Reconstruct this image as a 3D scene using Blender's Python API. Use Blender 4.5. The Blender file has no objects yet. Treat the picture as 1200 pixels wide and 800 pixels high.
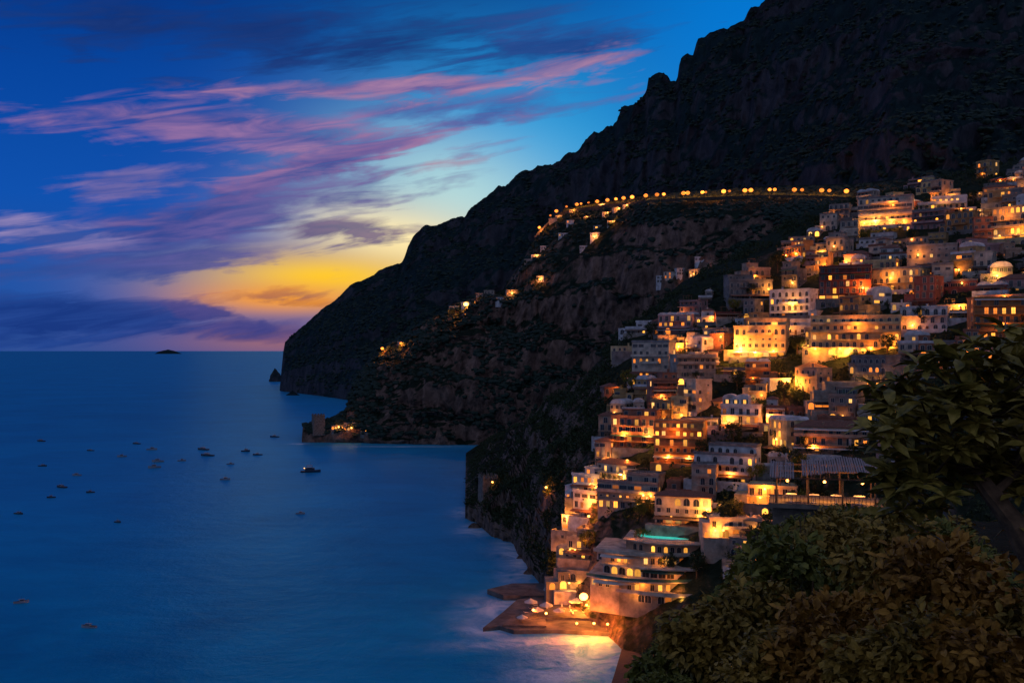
import bpy, math, random
import numpy as np
from mathutils import Vector
random.seed(11); rng=np.random.default_rng(7)
F=1167.0; H=100.0; HY=411.0
scene=bpy.context.scene
COL=scene.collection
def zf(py,d): return H-(py-HY)*d/F
def P(px,py,d): return Vector(((px-600)/F*d,d,zf(py,d)))
def S(r,g,b):
    f=lambda c:(c/255/12.92 if c/255<=0.04045 else ((c/255+0.055)/1.055)**2.4)
    return (f(r),f(g),f(b),1)
try:
    scene.view_settings.view_transform='Standard'; scene.view_settings.look='None'; scene.view_settings.exposure=0
except Exception: pass

# ---------------- camera
cam=bpy.data.cameras.new("camera"); co=bpy.data.objects.new("camera",cam); COL.objects.link(co)
co.location=(0,0,H); co.rotation_euler=(math.radians(90),0,0)
cam.sensor_width=36; cam.lens=35.01; cam.shift_y=11/1200; cam.clip_start=0.5; cam.clip_end=600000
scene.camera=co

# ---------------- world
w=bpy.data.worlds.new("World"); scene.world=w; w.use_nodes=True
nt=w.node_tree; nt.nodes.clear()
def setin(nt,sock,v):
    if isinstance(v,bpy.types.NodeSocket): nt.links.new(v,sock)
    else: sock.default_value=v
def M(nt,op,a,b=None,c=None,clamp=False):
    n=nt.nodes.new('ShaderNodeMath'); n.operation=op; n.use_clamp=clamp
    setin(nt,n.inputs[0],a)
    if b is not None: setin(nt,n.inputs[1],b)
    if c is not None: setin(nt,n.inputs[2],c)
    return n.outputs[0]
def MIX(nt,f,a,b,mode='MIX'):
    n=nt.nodes.new('ShaderNodeMix'); n.data_type='RGBA'; n.blend_type=mode; n.clamp_factor=True
    setin(nt,n.inputs[0],f); setin(nt,n.inputs[6],a); setin(nt,n.inputs[7],b)
    return n.outputs[2]
def NOISE(nt,vec,scale,detail=5,rough=0.55,dist=0.0):
    n=nt.nodes.new('ShaderNodeTexNoise'); 
    if vec is not None: nt.links.new(vec,n.inputs['Vector'])
    n.inputs['Scale'].default_value=scale; n.inputs['Detail'].default_value=detail
    n.inputs['Roughness'].default_value=rough; n.inputs['Distortion'].default_value=dist
    return n.outputs[0]
def RAMP(nt,f,stops):
    n=nt.nodes.new('ShaderNodeValToRGB'); nt.links.new(f,n.inputs[0])
    cr=n.color_ramp
    while len(cr.elements)<len(stops): cr.elements.new(0.5)
    for e,(p,c) in zip(cr.elements,stops): e.position=p; e.color=c
    return n.outputs[0]
tc=nt.nodes.new('ShaderNodeTexCoord'); sx=nt.nodes.new('ShaderNodeSeparateXYZ'); nt.links.new(tc.outputs['Generated'],sx.inputs[0])
az=M(nt,'MULTIPLY',M(nt,'ARCTAN2',sx.outputs[0],sx.outputs[1]),57.29578)
el=M(nt,'MULTIPLY',M(nt,'ARCSINE',sx.outputs[2]),57.29578)
cb=nt.nodes.new('ShaderNodeCombineXYZ'); nt.links.new(az,cb.inputs[0]); nt.links.new(el,cb.inputs[1])
AE=cb.outputs[0]
def todeg(px,py):
    a=math.atan((px-600)/F); e=math.atan((HY-py)/F*math.cos(a)); return math.degrees(a),math.degrees(e)
def ELL(px,py,rx,ry,ang=0,src=None):
    a,e=todeg(px,py); k=math.cos(math.radians(a))**2
    m=nt.nodes.new('ShaderNodeMapping'); m.vector_type='TEXTURE'
    nt.links.new(src or AE,m.inputs[0])
    m.inputs[1].default_value=(a,e,0); m.inputs[2].default_value=(0,0,math.radians(ang)); m.inputs[3].default_value=(rx*0.0491*k,ry*0.0491*math.sqrt(k),1)
    d=nt.nodes.new('ShaderNodeVectorMath'); d.operation='DOT_PRODUCT'; nt.links.new(m.outputs[0],d.inputs[0]); nt.links.new(m.outputs[0],d.inputs[1])
    return M(nt,'EXPONENT',M(nt,'MULTIPLY',d.outputs['Value'],-1.0))
elf=M(nt,'DIVIDE',el,90.0,clamp=True)
base=RAMP(nt,elf,[(0,S(44,78,148)),(0.03,S(26,82,164)),(0.09,S(8,80,174)),(0.16,S(2,68,158)),(0.23,S(2,46,122)),(0.45,S(4,36,96)),(1,S(6,30,80))])
col=base
col=MIX(nt,M(nt,'MULTIPLY',ELL(880,40,210,210),0.9),col,S(0,122,214))
col=MIX(nt,M(nt,'MULTIPLY',ELL(640,185,205,118,-20),0.95),col,S(42,158,220))
col=MIX(nt,M(nt,'MULTIPLY',ELL(540,228,145,66,-15),0.97),col,S(172,214,220))
col=MIX(nt,M(nt,'MULTIPLY',ELL(472,280,125,40,-8),1.0),col,S(255,236,180))
col=MIX(nt,M(nt,'MULTIPLY',ELL(385,324,150,30,0),1.0),col,S(255,202,50))
col=MIX(nt,M(nt,'MULTIPLY',ELL(330,350,110,18,0),0.85),col,S(255,158,15))
col=MIX(nt,M(nt,'MULTIPLY',ELL(345,400,140,18,0),0.8),col,S(165,108,112))
def MAPN(loc,rot,sc):
    m=nt.nodes.new('ShaderNodeMapping'); nt.links.new(AE,m.inputs[0])
    m.inputs[1].default_value=loc; m.inputs[2].default_value=(0,0,math.radians(rot)); m.inputs[3].default_value=sc
    return m.outputs[0]
def ROTN(loc,rot,sc):
    # rotate first, then stretch
    m=nt.nodes.new('ShaderNodeMapping'); nt.links.new(AE,m.inputs[0]); m.inputs[2].default_value=(0,0,math.radians(rot))
    m2=nt.nodes.new('ShaderNodeMapping'); nt.links.new(m.outputs[0],m2.inputs[0]); m2.inputs[1].default_value=loc; m2.inputs[3].default_value=sc
    return m2.outputs[0]
n1=NOISE(nt,ROTN((3,1,0),-10,(0.13,0.62,1)),1.0,6,0.55,0.6)
n2=NOISE(nt,ROTN((8,4,2),-9,(0.19,1.5,1)),1.0,6,0.58,0.7)
n3=NOISE(nt,MAPN((1,9,5),0,(0.9,1.3,1)),1.0,5,0.5,0.2)
nn=M(nt,'SUBTRACT',M(nt,'ADD',M(nt,'MULTIPLY',n1,0.95),M(nt,'MULTIPLY',n2,0.95)),0.95)
wc=nt.nodes.new('ShaderNodeCombineXYZ'); nt.links.new(M(nt,'ADD',az,M(nt,'MULTIPLY',M(nt,'SUBTRACT',n3,0.5),3.0)),wc.inputs[0]); nt.links.new(M(nt,'ADD',el,M(nt,'MULTIPLY',M(nt,'SUBTRACT',n1,0.5),2.2)),wc.inputs[1])
WAE=wc.outputs[0]
clouds=[
 (300,40,420,46,0,0.9,(16,44,106),(28,56,120)),
 (640,50,170,36,6,0.9,(22,58,128),(46,78,146)),
 (560,128,190,22,4,1.0,(56,86,158),(100,100,162)),
 (480,105,210,14,3,1.25,(108,88,150),(178,126,160)),
 (650,83,95,17,12,1.2,(102,94,154),(172,128,162)),
 (280,152,270,24,-1,1.2,(70,78,150),(155,114,162)),
 (420,175,150,16,12,1.1,(90,90,160),(165,124,162)),
 (145,212,95,12,10,1.15,(66,82,156),(124,110,168)),
 (330,212,165,22,20,1.2,(62,72,144),(152,110,158)),
 (500,198,75,9,16,0.7,(140,140,175),(200,170,176)),
 (270,255,240,30,13,1.25,(46,66,140),(108,92,154)),
 (395,272,95,16,2,1.35,(66,68,122),(116,90,132)),
 (70,275,130,18,-6,1.2,(56,82,158),(152,136,184)),
 (200,302,190,22,6,1.1,(50,70,142),(96,90,156)),
 (90,322,170,20,0,0.95,(32,72,146),(58,82,156)),
 (330,346,95,7,4,1.0,(140,90,90),(215,130,65)),
 (400,358,85,6,-5,0.9,(165,100,70),(235,145,50)),
 (310,388,150,14,0,1.1,(76,68,124),(130,90,122)),
 (90,374,190,27,0,1.45,(14,50,124),(34,70,146)),
 (245,370,70,15,-10,1.2,(44,58,128),(84,76,138)),
]
for (cx,cy,rx,ry,ang,st,c1,c2) in clouds:
    e=ELL(cx,cy,rx,ry,ang,WAE)
    m=M(nt,'MULTIPLY',M(nt,'SUBTRACT',M(nt,'ADD',M(nt,'MULTIPLY',e,st),M(nt,'MULTIPLY',nn,1.8)),0.36),1.6 if cy<368 or cy>380 else 2.2,clamp=True)
    m=M(nt,'MULTIPLY',m,M(nt,'MULTIPLY',e,3.5,clamp=True))
    m=M(nt,'MULTIPLY',m,0.86)
    cc=MIX(nt,M(nt,'MULTIPLY',M(nt,'SUBTRACT',n2,0.38),3.4,clamp=True),S(*c1),S(*c2))
    col=MIX(nt,m,col,cc)
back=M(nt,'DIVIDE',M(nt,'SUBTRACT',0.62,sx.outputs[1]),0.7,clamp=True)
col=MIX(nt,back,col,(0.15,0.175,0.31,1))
sky=nt.nodes.new('ShaderNodeTexSky'); sky.sky_type='NISHITA'; sky.sun_disc=False
sky.sun_elevation=math.radians(-2.5); sky.sun_rotation=math.radians(-12)
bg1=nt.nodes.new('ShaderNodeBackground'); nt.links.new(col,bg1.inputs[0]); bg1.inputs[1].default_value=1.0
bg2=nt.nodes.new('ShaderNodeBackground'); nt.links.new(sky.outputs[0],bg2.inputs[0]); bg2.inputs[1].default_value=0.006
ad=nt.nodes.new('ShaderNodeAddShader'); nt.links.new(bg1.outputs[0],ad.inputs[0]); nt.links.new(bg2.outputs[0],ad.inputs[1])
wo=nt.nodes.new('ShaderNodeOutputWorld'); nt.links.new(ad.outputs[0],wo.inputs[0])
sl=bpy.data.lights.new("sun","SUN"); sl.energy=0.06; sl.angle=math.radians(12); sl.color=(1,0.6,0.3)
so=bpy.data.objects.new("sun",sl); COL.objects.link(so)
so.rotation_euler=Vector((math.sin(math.radians(-12)),math.cos(math.radians(-12)),0.06)).to_track_quat('Z','Y').to_euler()

# ---------------- materials
def newmat(name):
    m=bpy.data.materials.new(name); m.use_nodes=True; t=m.node_tree; b=t.nodes['Principled BSDF']; return m,t,b
def texco(t,kind='Object'):
    n=t.nodes.new('ShaderNodeTexCoord'); return n.outputs[kind]
def bump(t,b,h,strength,dist):
    n=t.nodes.new('ShaderNodeBump'); t.links.new(h,n.inputs['Height']); n.inputs['Strength'].default_value=strength; n.inputs['Distance'].default_value=dist
    if b is not None: t.links.new(n.outputs[0],b.inputs['Normal'])
    return n.outputs[0]
def plain(name,c,rough=0.8,var=0.25,scale=1.0,bs=0.2,metal=0):
    m,t,b=newmat(name); v=texco(t)
    n=NOISE(t,v,scale,6,0.6); 
    c2=tuple(x*(1-var*1.6) for x in c[:3])+(1,); c1=tuple(min(1,x*(1+var*0.5)) for x in c[:3])+(1,)
    t.links.new(RAMP(t,n,[(0.3,c2),(0.65,c1)]),b.inputs['Base Color'])
    b.inputs['Roughness'].default_value=rough; b.inputs['Metallic'].default_value=metal
    if bs: bump(t,b,NOISE(t,v,scale*4,4),bs,0.05/scale)
    return m
def emis(name,c,s,sample=False,var=0.5):
    m,t,b=newmat(name); v=texco(t,'Object'); 
    n=NOISE(t,v,1.3,3)
    oi=t.nodes.new('ShaderNodeObjectInfo')
    k=M(t,'MULTIPLY',M(t,'ADD',M(t,'MULTIPLY',n,var*1.4),1-var*0.7),M(t,'ADD',M(t,'MULTIPLY',oi.outputs['Random'],1.4),0.15))
    b.inputs['Base Color'].default_value=(0.02,0.02,0.02,1)
    b.inputs['Emission Color'].default_value=c+(1,)
    t.links.new(M(t,'MULTIPLY',k,s),b.inputs['Emission Strength'])
    if not sample:
        try: m.cycles.emission_sampling='NONE'
        except Exception: pass
    return m
def terrain_mat(name,veg1,veg2,rock1,rock2,lo,hi,sc,bs,bd):
    m,t,b=newmat(name); v=texco(t)
    g=t.nodes.new('ShaderNodeNewGeometry'); s=t.nodes.new('ShaderNodeSeparateXYZ'); t.links.new(g.outputs['Normal'],s.inputs[0])
    big=NOISE(t,v,sc*0.35,6,0.6); fine=NOISE(t,v,sc*3,8,0.65)
    nz=M(t,'ADD',s.outputs[2],M(t,'MULTIPLY',M(t,'SUBTRACT',big,0.5),1.3))
    mask=M(t,'DIVIDE',M(t,'SUBTRACT',nz,lo),hi-lo,clamp=True)
    mp=t.nodes.new('ShaderNodeMapping'); t.links.new(v,mp.inputs[0]); mp.inputs[3].default_value=(1,1,0.5)
    crag=NOISE(t,mp.outputs[0],sc*2,8,0.7,0.6)
    rock=RAMP(t,M(t,'ADD',M(t,'MULTIPLY',crag,0.6),M(t,'MULTIPLY',fine,0.4)),[(0.38,rock1),(0.62,rock2)])
    veg=RAMP(t,fine,[(0.35,veg1),(0.7,veg2)])
    t.links.new(MIX(t,mask,rock,veg),b.inputs['Base Color']); b.inputs['Roughness'].default_value=0.95
    b.inputs['Specular IOR Level'].default_value=0.1
    bump(t,b,M(t,'ADD',crag,M(t,'MULTIPLY',fine,0.3)),bs,bd)
    return m
MA=terrain_mat("hazed_mountain_ground",(0.007,0.022,0.025,1),(0.020,0.046,0.048,1),(0.022,0.03,0.038,1),(0.09,0.09,0.10,1),0.2,0.42,0.015,0.9,16)  # bluish ground colours carry painted distance haze
MB_=terrain_mat("cliff_ground",(0.010,0.022,0.014,1),(0.03,0.05,0.03,1),(0.045,0.034,0.03,1),(0.42,0.27,0.20,1),0.46,0.66,0.035,1.0,14)
MC=terrain_mat("hillside_ground",(0.018,0.03,0.015,1),(0.045,0.06,0.035,1),(0.04,0.034,0.03,1),(0.34,0.24,0.18,1),0.5,0.72,0.09,1.0,5)

# ---------------- numpy noise
def hsh(i,j,k):
    h=(i.astype(np.int64)*374761393+j.astype(np.int64)*668265263+k.astype(np.int64)*2147483647)&0xffffffff
    h=((h^(h>>13))*1274126177)&0xffffffff
    h=h^(h>>16)
    return (h&0xffff)/65535.0
def vn(p):
    i=np.floor(p).astype(np.int64); f=p-i; f=f*f*(3-2*f)
    a,b,c=i[...,0],i[...,1],i[...,2]; x,y,z=f[...,0],f[...,1],f[...,2]
    r=0
    for dx in (0,1):
        for dy in (0,1):
            for dz in (0,1):
                r=r+hsh(a+dx,b+dy,c+dz)*(x if dx else 1-x)*(y if dy else 1-y)*(z if dz else 1-z)
    return r
def fbm(p,o=5,g=0.5,ridge=False):
    s=0;a=1;t=0
    for k in range(o):
        n=vn(p*(2.03**k)+k*17.3)
        if ridge: n=1-np.abs(2*n-1)
        s=s+a*n;t+=a;a*=g
    return s/t
def npmesh(name,V,Q,mats=(),smooth=False,midx=None):
    V=np.asarray(V,dtype=np.float32).reshape(-1,3); Q=np.asarray(Q,dtype=np.int32); k=Q.shape[1]
    me=bpy.data.meshes.new(name); me.vertices.add(len(V)); me.vertices.foreach_set('co',V.ravel())
    me.loops.add(Q.size); me.loops.foreach_set('vertex_index',Q.ravel())
    me.polygons.add(len(Q)); me.polygons.foreach_set('loop_start',np.arange(0,Q.size,k,dtype=np.int32))
    try: me.polygons.foreach_set('loop_total',np.full(len(Q),k,dtype=np.int32))
    except Exception: pass
    for m in mats: me.materials.append(m)
    if midx is not None: me.polygons.foreach_set('material_index',np.asarray(midx,dtype=np.int32))
    me.polygons.foreach_set('use_smooth',np.full(len(Q),smooth,dtype=bool))
    me.update(calc_edges=True); me.validate(); return me
def addobj(name,me,loc=(0,0,0),rot=0,parent=None,label=None,cat=None,kind=None,group=None):
    o=bpy.data.objects.new(name,me); COL.objects.link(o); o.location=loc
    if rot: o.rotation_euler=(0,0,rot)
    if parent is not None: o.parent=parent
    if label: o['label']=label
    if cat: o['category']=cat
    if kind: o['kind']=kind
    if group: o['group']=group
    return o

# ---------------- terrain lofts
class Layer:
    def __init__(s,name,cols,px0,px1,step,nv,S1,amp,ampz,mat,label,left_close=True,seed=0,terr=None,gz=0.5,k3=1.1):
        keys=sorted(cols); nf=3; nb=12
        D=[];Z=[]
        for k in keys:
            pts=[(d,zf(py,d)) for (py,d) in cols[k]]
            ar=np.array(pts); pys=np.array([p[0] for p in cols[k]],float)
            sg=np.abs(np.diff(pys))+np.abs(np.diff(ar[:,0]))*0.15+0.01
            c=np.concatenate([[0],np.cumsum(sg)]); c/=c[-1]; t=np.linspace(0,1,nv)
            d=np.interp(t,c,ar[:,0]); z=np.interp(t,c,ar[:,1])
            if ar[0,1]<3: fd=np.array([d[0]-8,d[0]-5,d[0]-1.5]); fz=np.array([-25,-12,-3.0])
            else: fd=np.array([d[0]-40,d[0]-20,d[0]-3]); fz=np.array([z[0]-30,z[0]-12,z[0]-2])
            bt=np.linspace(0,1,nb+1)[1:]
            bd=d[-1]*(1+0.25*bt); bz=z[-1]+( -25-z[-1])*bt**1.3
            D.append(np.concatenate([fd,d,bd])); Z.append(np.concatenate([fz,z,bz]))
        D=np.array(D);Z=np.array(Z); pxs=np.arange(px0,px1+0.01,step)
        DD=np.stack([np.interp(pxs,keys,D[:,j]) for j in range(D.shape[1])],1)
        ZZ=np.stack([np.interp(pxs,keys,Z[:,j]) for j in range(Z.shape[1])],1)
        PXX=np.repeat(pxs[:,None],DD.shape[1],1)
        pos=np.stack([(PXX-600)/F*DD,DD,ZZ],-1)
        gp=pos*np.array([1,1,gz])
        n1=fbm(gp/S1+seed,5,0.55,True); n2=fbm(pos/S1*1.7+40+seed,5,0.55); n3=fbm(gp/(S1*0.22)+90+seed,4,0.55,True)
        A=amp(PXX,ZZ) if callable(amp) else amp; AZ=ampz(PXX,ZZ) if callable(ampz) else ampz
        env=np.clip((ZZ+2)/12,0,1)
        rd=np.ones(DD.shape[1]); rd[nf+nv-6:nf+nv+2]=0.35
        d0=DD.copy()
        DD=DD-A*((n1-0.55)*2+(n3-0.55)*0.8)*np.clip((ZZ+12)/15,0.15,1)
        ZZ=H+(ZZ-H)*(DD/d0)*env+(ZZ-H)*(1-env)
        ZZ=ZZ+AZ*((n2-0.5)*2*rd[None,:]+(n3-0.6)*k3)*env
        if terr:
            T,a,zn=terr; a=a(PXX,ZZ) if callable(a) else a
            ZZ=ZZ+a*np.sin(2*math.pi*(ZZ+zn*(n2-0.5)*2+(PXX-600)*0.05)/T)*np.clip(ZZ/30,0,1)*rd[None,:]
        s.PX=pxs; s.step=step; s.px0=px0; s.D=DD; s.Z=ZZ; s.nf=nf; s.nv=nv
        s.PY=HY+(H-ZZ)*F/DD
        Dm,Zm,Pm=DD,ZZ,PXX
        if left_close:
            Dm=np.concatenate([DD[:1],DD]);Zm=np.concatenate([np.full((1,DD.shape[1]),-20.0),ZZ]);Pm=np.concatenate([PXX[:1]-3,PXX])
        V=np.stack([(Pm-600)/F*Dm,Dm,Zm],-1)
        n,m=Dm.shape; idx=np.arange(n*m).reshape(n,m)
        Q=np.stack([idx[:-1,:-1],idx[1:,:-1],idx[1:,1:],idx[:-1,1:]],-1).reshape(-1,4)
        me=npmesh(name,V,Q,[mat],True)
        s.V=V; s.obj=addobj(name,me,kind='structure',label=label,cat='hill')
    def find(s,px,py):
        f=(px-s.px0)/s.step; i=int(np.clip(round(f),0,len(s.PX)-1))
        pc=s.PY[i,s.nf:s.nf+s.nv]; dc=s.D[i,s.nf:s.nf+s.nv]; zc=s.Z[i,s.nf:s.nf+s.nv]
        k=np.argmax(pc<=py) if (pc<=py).any() else int(np.argmin(pc))
        if k>0 and pc[k-1]>pc[k]:
            t=min(1,max(0,(pc[k-1]-py)/(pc[k-1]-pc[k]))); d=dc[k-1]+(dc[k]-dc[k-1])*t; z=zc[k-1]+(zc[k]-zc[k-1])*t
        else: d=dc[k];z=zc[k]
        return Vector(((px-600)/F*d,d,z))
sky_=[(330,432),(333,402),(352,386),(375,363),(400,346),(418,331),(447,318),(470,306),(478,290),(485,278),(497,267),(520,260),(545,256),(552,241),(562,236),(590,220),(605,205),(620,201),(650,193),(675,176),(700,158),(722,145),(728,129),(740,125),(757,110),(760,93),(768,87),(778,87),(786,98),(793,96),(797,72),(806,62),(812,61),(818,46),(830,42),(850,36),(862,30),(872,25),(880,10),(890,10),(900,0),(915,-8),(940,-20),(1000,-50),(1100,-110),(1200,-150),(1400,-160)]
def ip(px,tab): return float(np.interp(px,[a for a,b in tab],[b for a,b in tab]))
water=[(330,458),(345,460),(370,463),(405,468),(450,474),(1400,474)]
dr=[(330,2560),(345,2530),(400,2480),(500,2450),(620,2400),(760,2200),(900,2050),(1050,1850),(1400,1700)]
colsA={}
for px in sorted(set([a for a,b in sky_]+list(range(330,1400,14)))):
    pb=ip(px,water); db=100*F/(pb-HY); pr=ip(px,sky_); d1=ip(px,dr)
    if px>700:
        k=min(1,(px-700)/350); pb=pb+(250-pb)*k*0.8; db=db+(1050-db)*k
    L=[]
    for t in np.linspace(0,1,9):
        g=t+0.05*math.sin(t*2*math.pi*3+px*0.01)
        g=g**1.25 if g>0 else 0
        L.append((pb+(pr-pb)*t,db+(d1-db)*min(1,max(0,g if t<1 else 1))))
    colsA[px]=L
LA=Layer("mountain",colsA,330,1400,2,200,210,lambda p,z:np.clip(20+(p-330)*0.09,20,50),lambda p,z:np.clip(6+(p-330)*0.04,6,15),MA,"dark wooded mountain dropping in cliffs to the sea",terr=(120,lambda p,z:np.clip((p-330)*0.03,3,9),55),gz=0.8,k3=2.0)
colsB={
355:[(518,1091),(508,1092),(501,1096),(497,1100)],
372:[(518,1091),(506,1093),(498,1096),(493,1102)],
385:[(518,1091),(506,1094),(497,1098),(490,1106)],
405:[(518,1091),(506,1096),(494,1105),(480,1120)],
412:[(518,1091),(500,1098),(478,1110),(455,1140)],
430:[(518,1091),(490,1100),(455,1120),(426,1170)],
470:[(519,1080),(480,1095),(430,1130),(395,1200)],
500:[(520,1070),(480,1085),(425,1120),(375,1210)],
545:[(521,1061),(480,1080),(420,1120),(380,1165),(352,1240)],
590:[(521,1061),(470,1080),(400,1130),(355,1200),(338,1280)],
605:[(521,1061),(470,1080),(400,1130),(350,1200),(320,1280)],
620:[(521,1061),(465,1080),(400,1120),(340,1190),(290,1290)],
640:[(521,1061),(460,1075),(400,1110),(340,1170),(262,1320)],
662:[(521,1050),(460,1070),(400,1100),(340,1140),(290,1220),(245,1320)],
700:[(515,1040),(450,1060),(400,1075),(345,1090),(300,1130),(270,1200),(238,1290)],
760:[(500,1000),(450,1020),(390,1040),(320,1055),(262,1085),(240,1120),(228,1200)],
800:[(480,980),(430,1000),(380,1015),(310,1030),(255,1050),(238,1090),(224,1180)],
900:[(430,930),(380,950),(330,965),(280,985),(245,1005),(234,1040),(218,1140)],
1000:[(400,860),(350,890),(300,920),(250,950),(236,980),(216,1090)],
1100:[(400,800),(300,850),(240,900),(205,1000)],
1400:[(400,700),(300,750),(220,850),(150,1000)]}
LB=Layer("cliff_hill",colsB,355,1400,2.5,180,75,lambda p,z:np.clip((p-350)*0.25,5,26)*np.clip((270-z)/120,0.15,1),lambda p,z:np.clip((p-350)*0.05,1.2,5)*np.clip((290-z)/90,0.2,1),MB_,"rocky cliff hillside with scrub above the cove",seed=9,terr=(48,lambda p,z:np.clip((p-420)*0.06,0,6.8)*np.clip((245-z)/40,0,1),22),gz=0.7)
colsC={
546:[(606,598),(592,602),(582,640),(566,720),(545,860),(531,970)],
558:[(612,582),(590,592),(574,620),(556,700),(538,850),(524,1010)],
575:[(626,544),(600,556),(572,582),(548,660),(530,800),(515,990)],
600:[(636,519),(600,535),(565,560),(540,600),(520,700),(503,850)],
620:[(668,454),(630,470),(590,500),(550,540),(505,620),(493,740)],
640:[(690,418),(655,430),(615,442),(575,462),(535,500),(478,620),(468,700)],
665:[(715,384),(660,405),(620,420),(575,440),(530,475),(480,530),(458,600)],
700:[(735,360),(690,372),(640,387),(600,402),(550,427),(500,460),(450,510),(425,570)],
730:[(760,334),(695,358),(650,373),(600,390),(550,412),(500,442),(450,480),(400,530),(385,570)],
760:[(772,323),(700,346),(650,362),(600,380),(550,402),(500,430),(450,465),(400,510),(366,570)],
800:[(790,308),(700,336),(650,352),(600,370),(550,392),(500,418),(450,450),(400,492),(345,560),(330,600)],
850:[(800,300),(700,326),(650,342),(600,360),(550,383),(500,408),(450,440),(400,475),(350,520),(318,570),(305,620)],
900:[(800,294),(700,320),(600,352),(550,374),(500,398),(450,428),(400,463),(350,508),(300,562),(275,620)],
950:[(790,292),(700,315),(600,345),(550,365),(500,388),(450,417),(400,450),(350,494),(300,548),(265,600),(248,650)],
1050:[(720,290),(600,322),(500,362),(450,388),(400,420),(350,460),(300,510),(250,575),(222,640)],
1200:[(700,255),(600,290),(500,325),(450,350),(400,378),(350,412),(300,455),(250,515),(205,590),(185,650)],
1400:[(650,240),(500,280),(400,330),(300,400),(200,500),(150,600)]}
LC=Layer("town_hill",colsC,546,1400,2,220,32,lambda p,z:np.clip((750-p)*0.11,1.5,13),lambda p,z:np.clip((740-p)*0.03,0.6,4),MC,"steep terraced hillside carrying the town",seed=3,terr=(17,lambda p,z:np.clip((700-p)*0.03,0,2.6),9),k3=1.6)
xs=np.concatenate([np.linspace(-60,-10,12),np.linspace(-8,60,70),np.linspace(63,260,40)]); ys=np.concatenate([np.linspace(-40,0,14),np.linspace(1,130,110),np.linspace(134,300,40)])
XX,YY=np.meshgrid(xs,ys,indexing='ij')
zl=np.interp(YY,[-40,0,100,200,300],[104,98.2,53,23,-3]); zr=np.interp(YY,[-40,0,10,20,60,112,135,200,300],[104,98.2,93.7,89.5,84,81,60,30,8])
rt=np.clip((XX/np.maximum(YY,1)-0.23)/0.05,0,1); rt=rt*rt*(3-2*rt)
ZD=zl+(zr-zl)*rt; ZD-=np.clip(-XX-6,0,200)*1.6
ZD+= (fbm(np.stack([XX,YY,XX*0],-1)/9,4)-0.5)*1.5*np.clip(1-np.exp(-YY/20),0,1)
def zD(x,y):
    i=int(np.argmin(abs(xs-x)));j=int(np.argmin(abs(ys-y))); return float(ZD[i,j])
idx=np.arange(XX.size).reshape(XX.shape)
Q=np.stack([idx[:-1,:-1],idx[1:,:-1],idx[1:,1:],idx[:-1,1:]],-1).reshape(-1,4)
addobj("near_hillside",npmesh("near_hillside",np.stack([XX,YY,ZD],-1),Q,[MC],True),kind='structure',label='overgrown bank sloping down to the beach',cat='hill')

# ---------------- sea
m,t,b=newmat("sea_water"); t.nodes.remove(b)
v=texco(t)
def eln(cx,cy,rx,ry,ang):
    mp=t.nodes.new('ShaderNodeMapping'); mp.vector_type='TEXTURE'; t.links.new(v,mp.inputs[0])
    mp.inputs[1].default_value=(cx,cy,0); mp.inputs[2].default_value=(0,0,math.radians(ang)); mp.inputs[3].default_value=(rx,ry,1)
    d=t.nodes.new('ShaderNodeVectorMath'); d.operation='DOT_PRODUCT'; t.links.new(mp.outputs[0],d.inputs[0]); t.links.new(mp.outputs[0],d.inputs[1])
    return M(t,'EXPONENT',M(t,'MULTIPLY',d.outputs['Value'],-1.0))
ns=NOISE(t,v,0.06,7,0.65,1.8)
f=None
for (px,py,rx,ry,an) in [(613,662,8,30,-8),(602,642,10,22,0),(655,790,14,16,-20),(684,768,15,20,0),(558,620,10,18,0),(640,752,28,6,8),(571,738,10,7,0),(626,690,10,10,0),(470,523,60,5,0),(350,520,10,8,0),(584,715,14,20,0),(546,600,8,18,0)]:
    d=100*F/(py-HY); e=eln((px-600)/F*d,d,rx,ry,an)
    f=e if f is None else M(t,'ADD',f,e)
foam=M(t,'MULTIPLY',M(t,'MULTIPLY',f,M(t,'MULTIPLY',M(t,'SUBTRACT',ns,0.33),3.2,clamp=True)),1.1,clamp=True)
big=NOISE(t,v,0.006,6,0.65,0.8)
mp=t.nodes.new('ShaderNodeMapping'); t.links.new(v,mp.inputs[0]); mp.inputs[3].default_value=(0.02,0.045,1)
streak=NOISE(t,mp.outputs[0],1.0,7,0.7,0.8)
bc=RAMP(t,M(t,'ADD',M(t,'MULTIPLY',big,0.55),M(t,'MULTIPLY',streak,0.45)),[(0.36,(0.0,0.20,0.38,1)),(0.64,(0.0,0.38,0.64,1))])
df=t.nodes.new('ShaderNodeBsdfDiffuse'); t.links.new(MIX(t,foam,bc,(0.85,0.88,0.92,1)),df.inputs[0])
gl=t.nodes.new('ShaderNodeBsdfGlossy'); gl.inputs[0].default_value=(0.27,0.70,0.95,1); gl.inputs[1].default_value=0.42
fr=t.nodes.new('ShaderNodeFresnel'); fr.inputs[0].default_value=1.33
nrm=bump(t,None,M(t,'ADD',NOISE(t,v,0.10,5,0.6),M(t,'MULTIPLY',NOISE(t,v,0.5,4,0.6),0.35)),0.6,1.9)
t.links.new(nrm,gl.inputs['Normal']); t.links.new(nrm,df.inputs['Normal'])
mx=t.nodes.new('ShaderNodeMixShader'); t.links.new(M(t,'MINIMUM',M(t,'MULTIPLY',fr.outputs[0],0.9),0.40),mx.inputs[0]); t.links.new(df.outputs[0],mx.inputs[1]); t.links.new(gl.outputs[0],mx.inputs[2])
t.links.new(mx.outputs[0],t.nodes['Material Output'].inputs[0])
me=npmesh("sea",[(-250000,-3000,0),(250000,-3000,0),(250000,400000,0),(-250000,400000,0)],[(0,1,2,3)],[m])
addobj("sea",me,kind='structure',label='calm deep blue sea at dusk',cat='sea')
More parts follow.
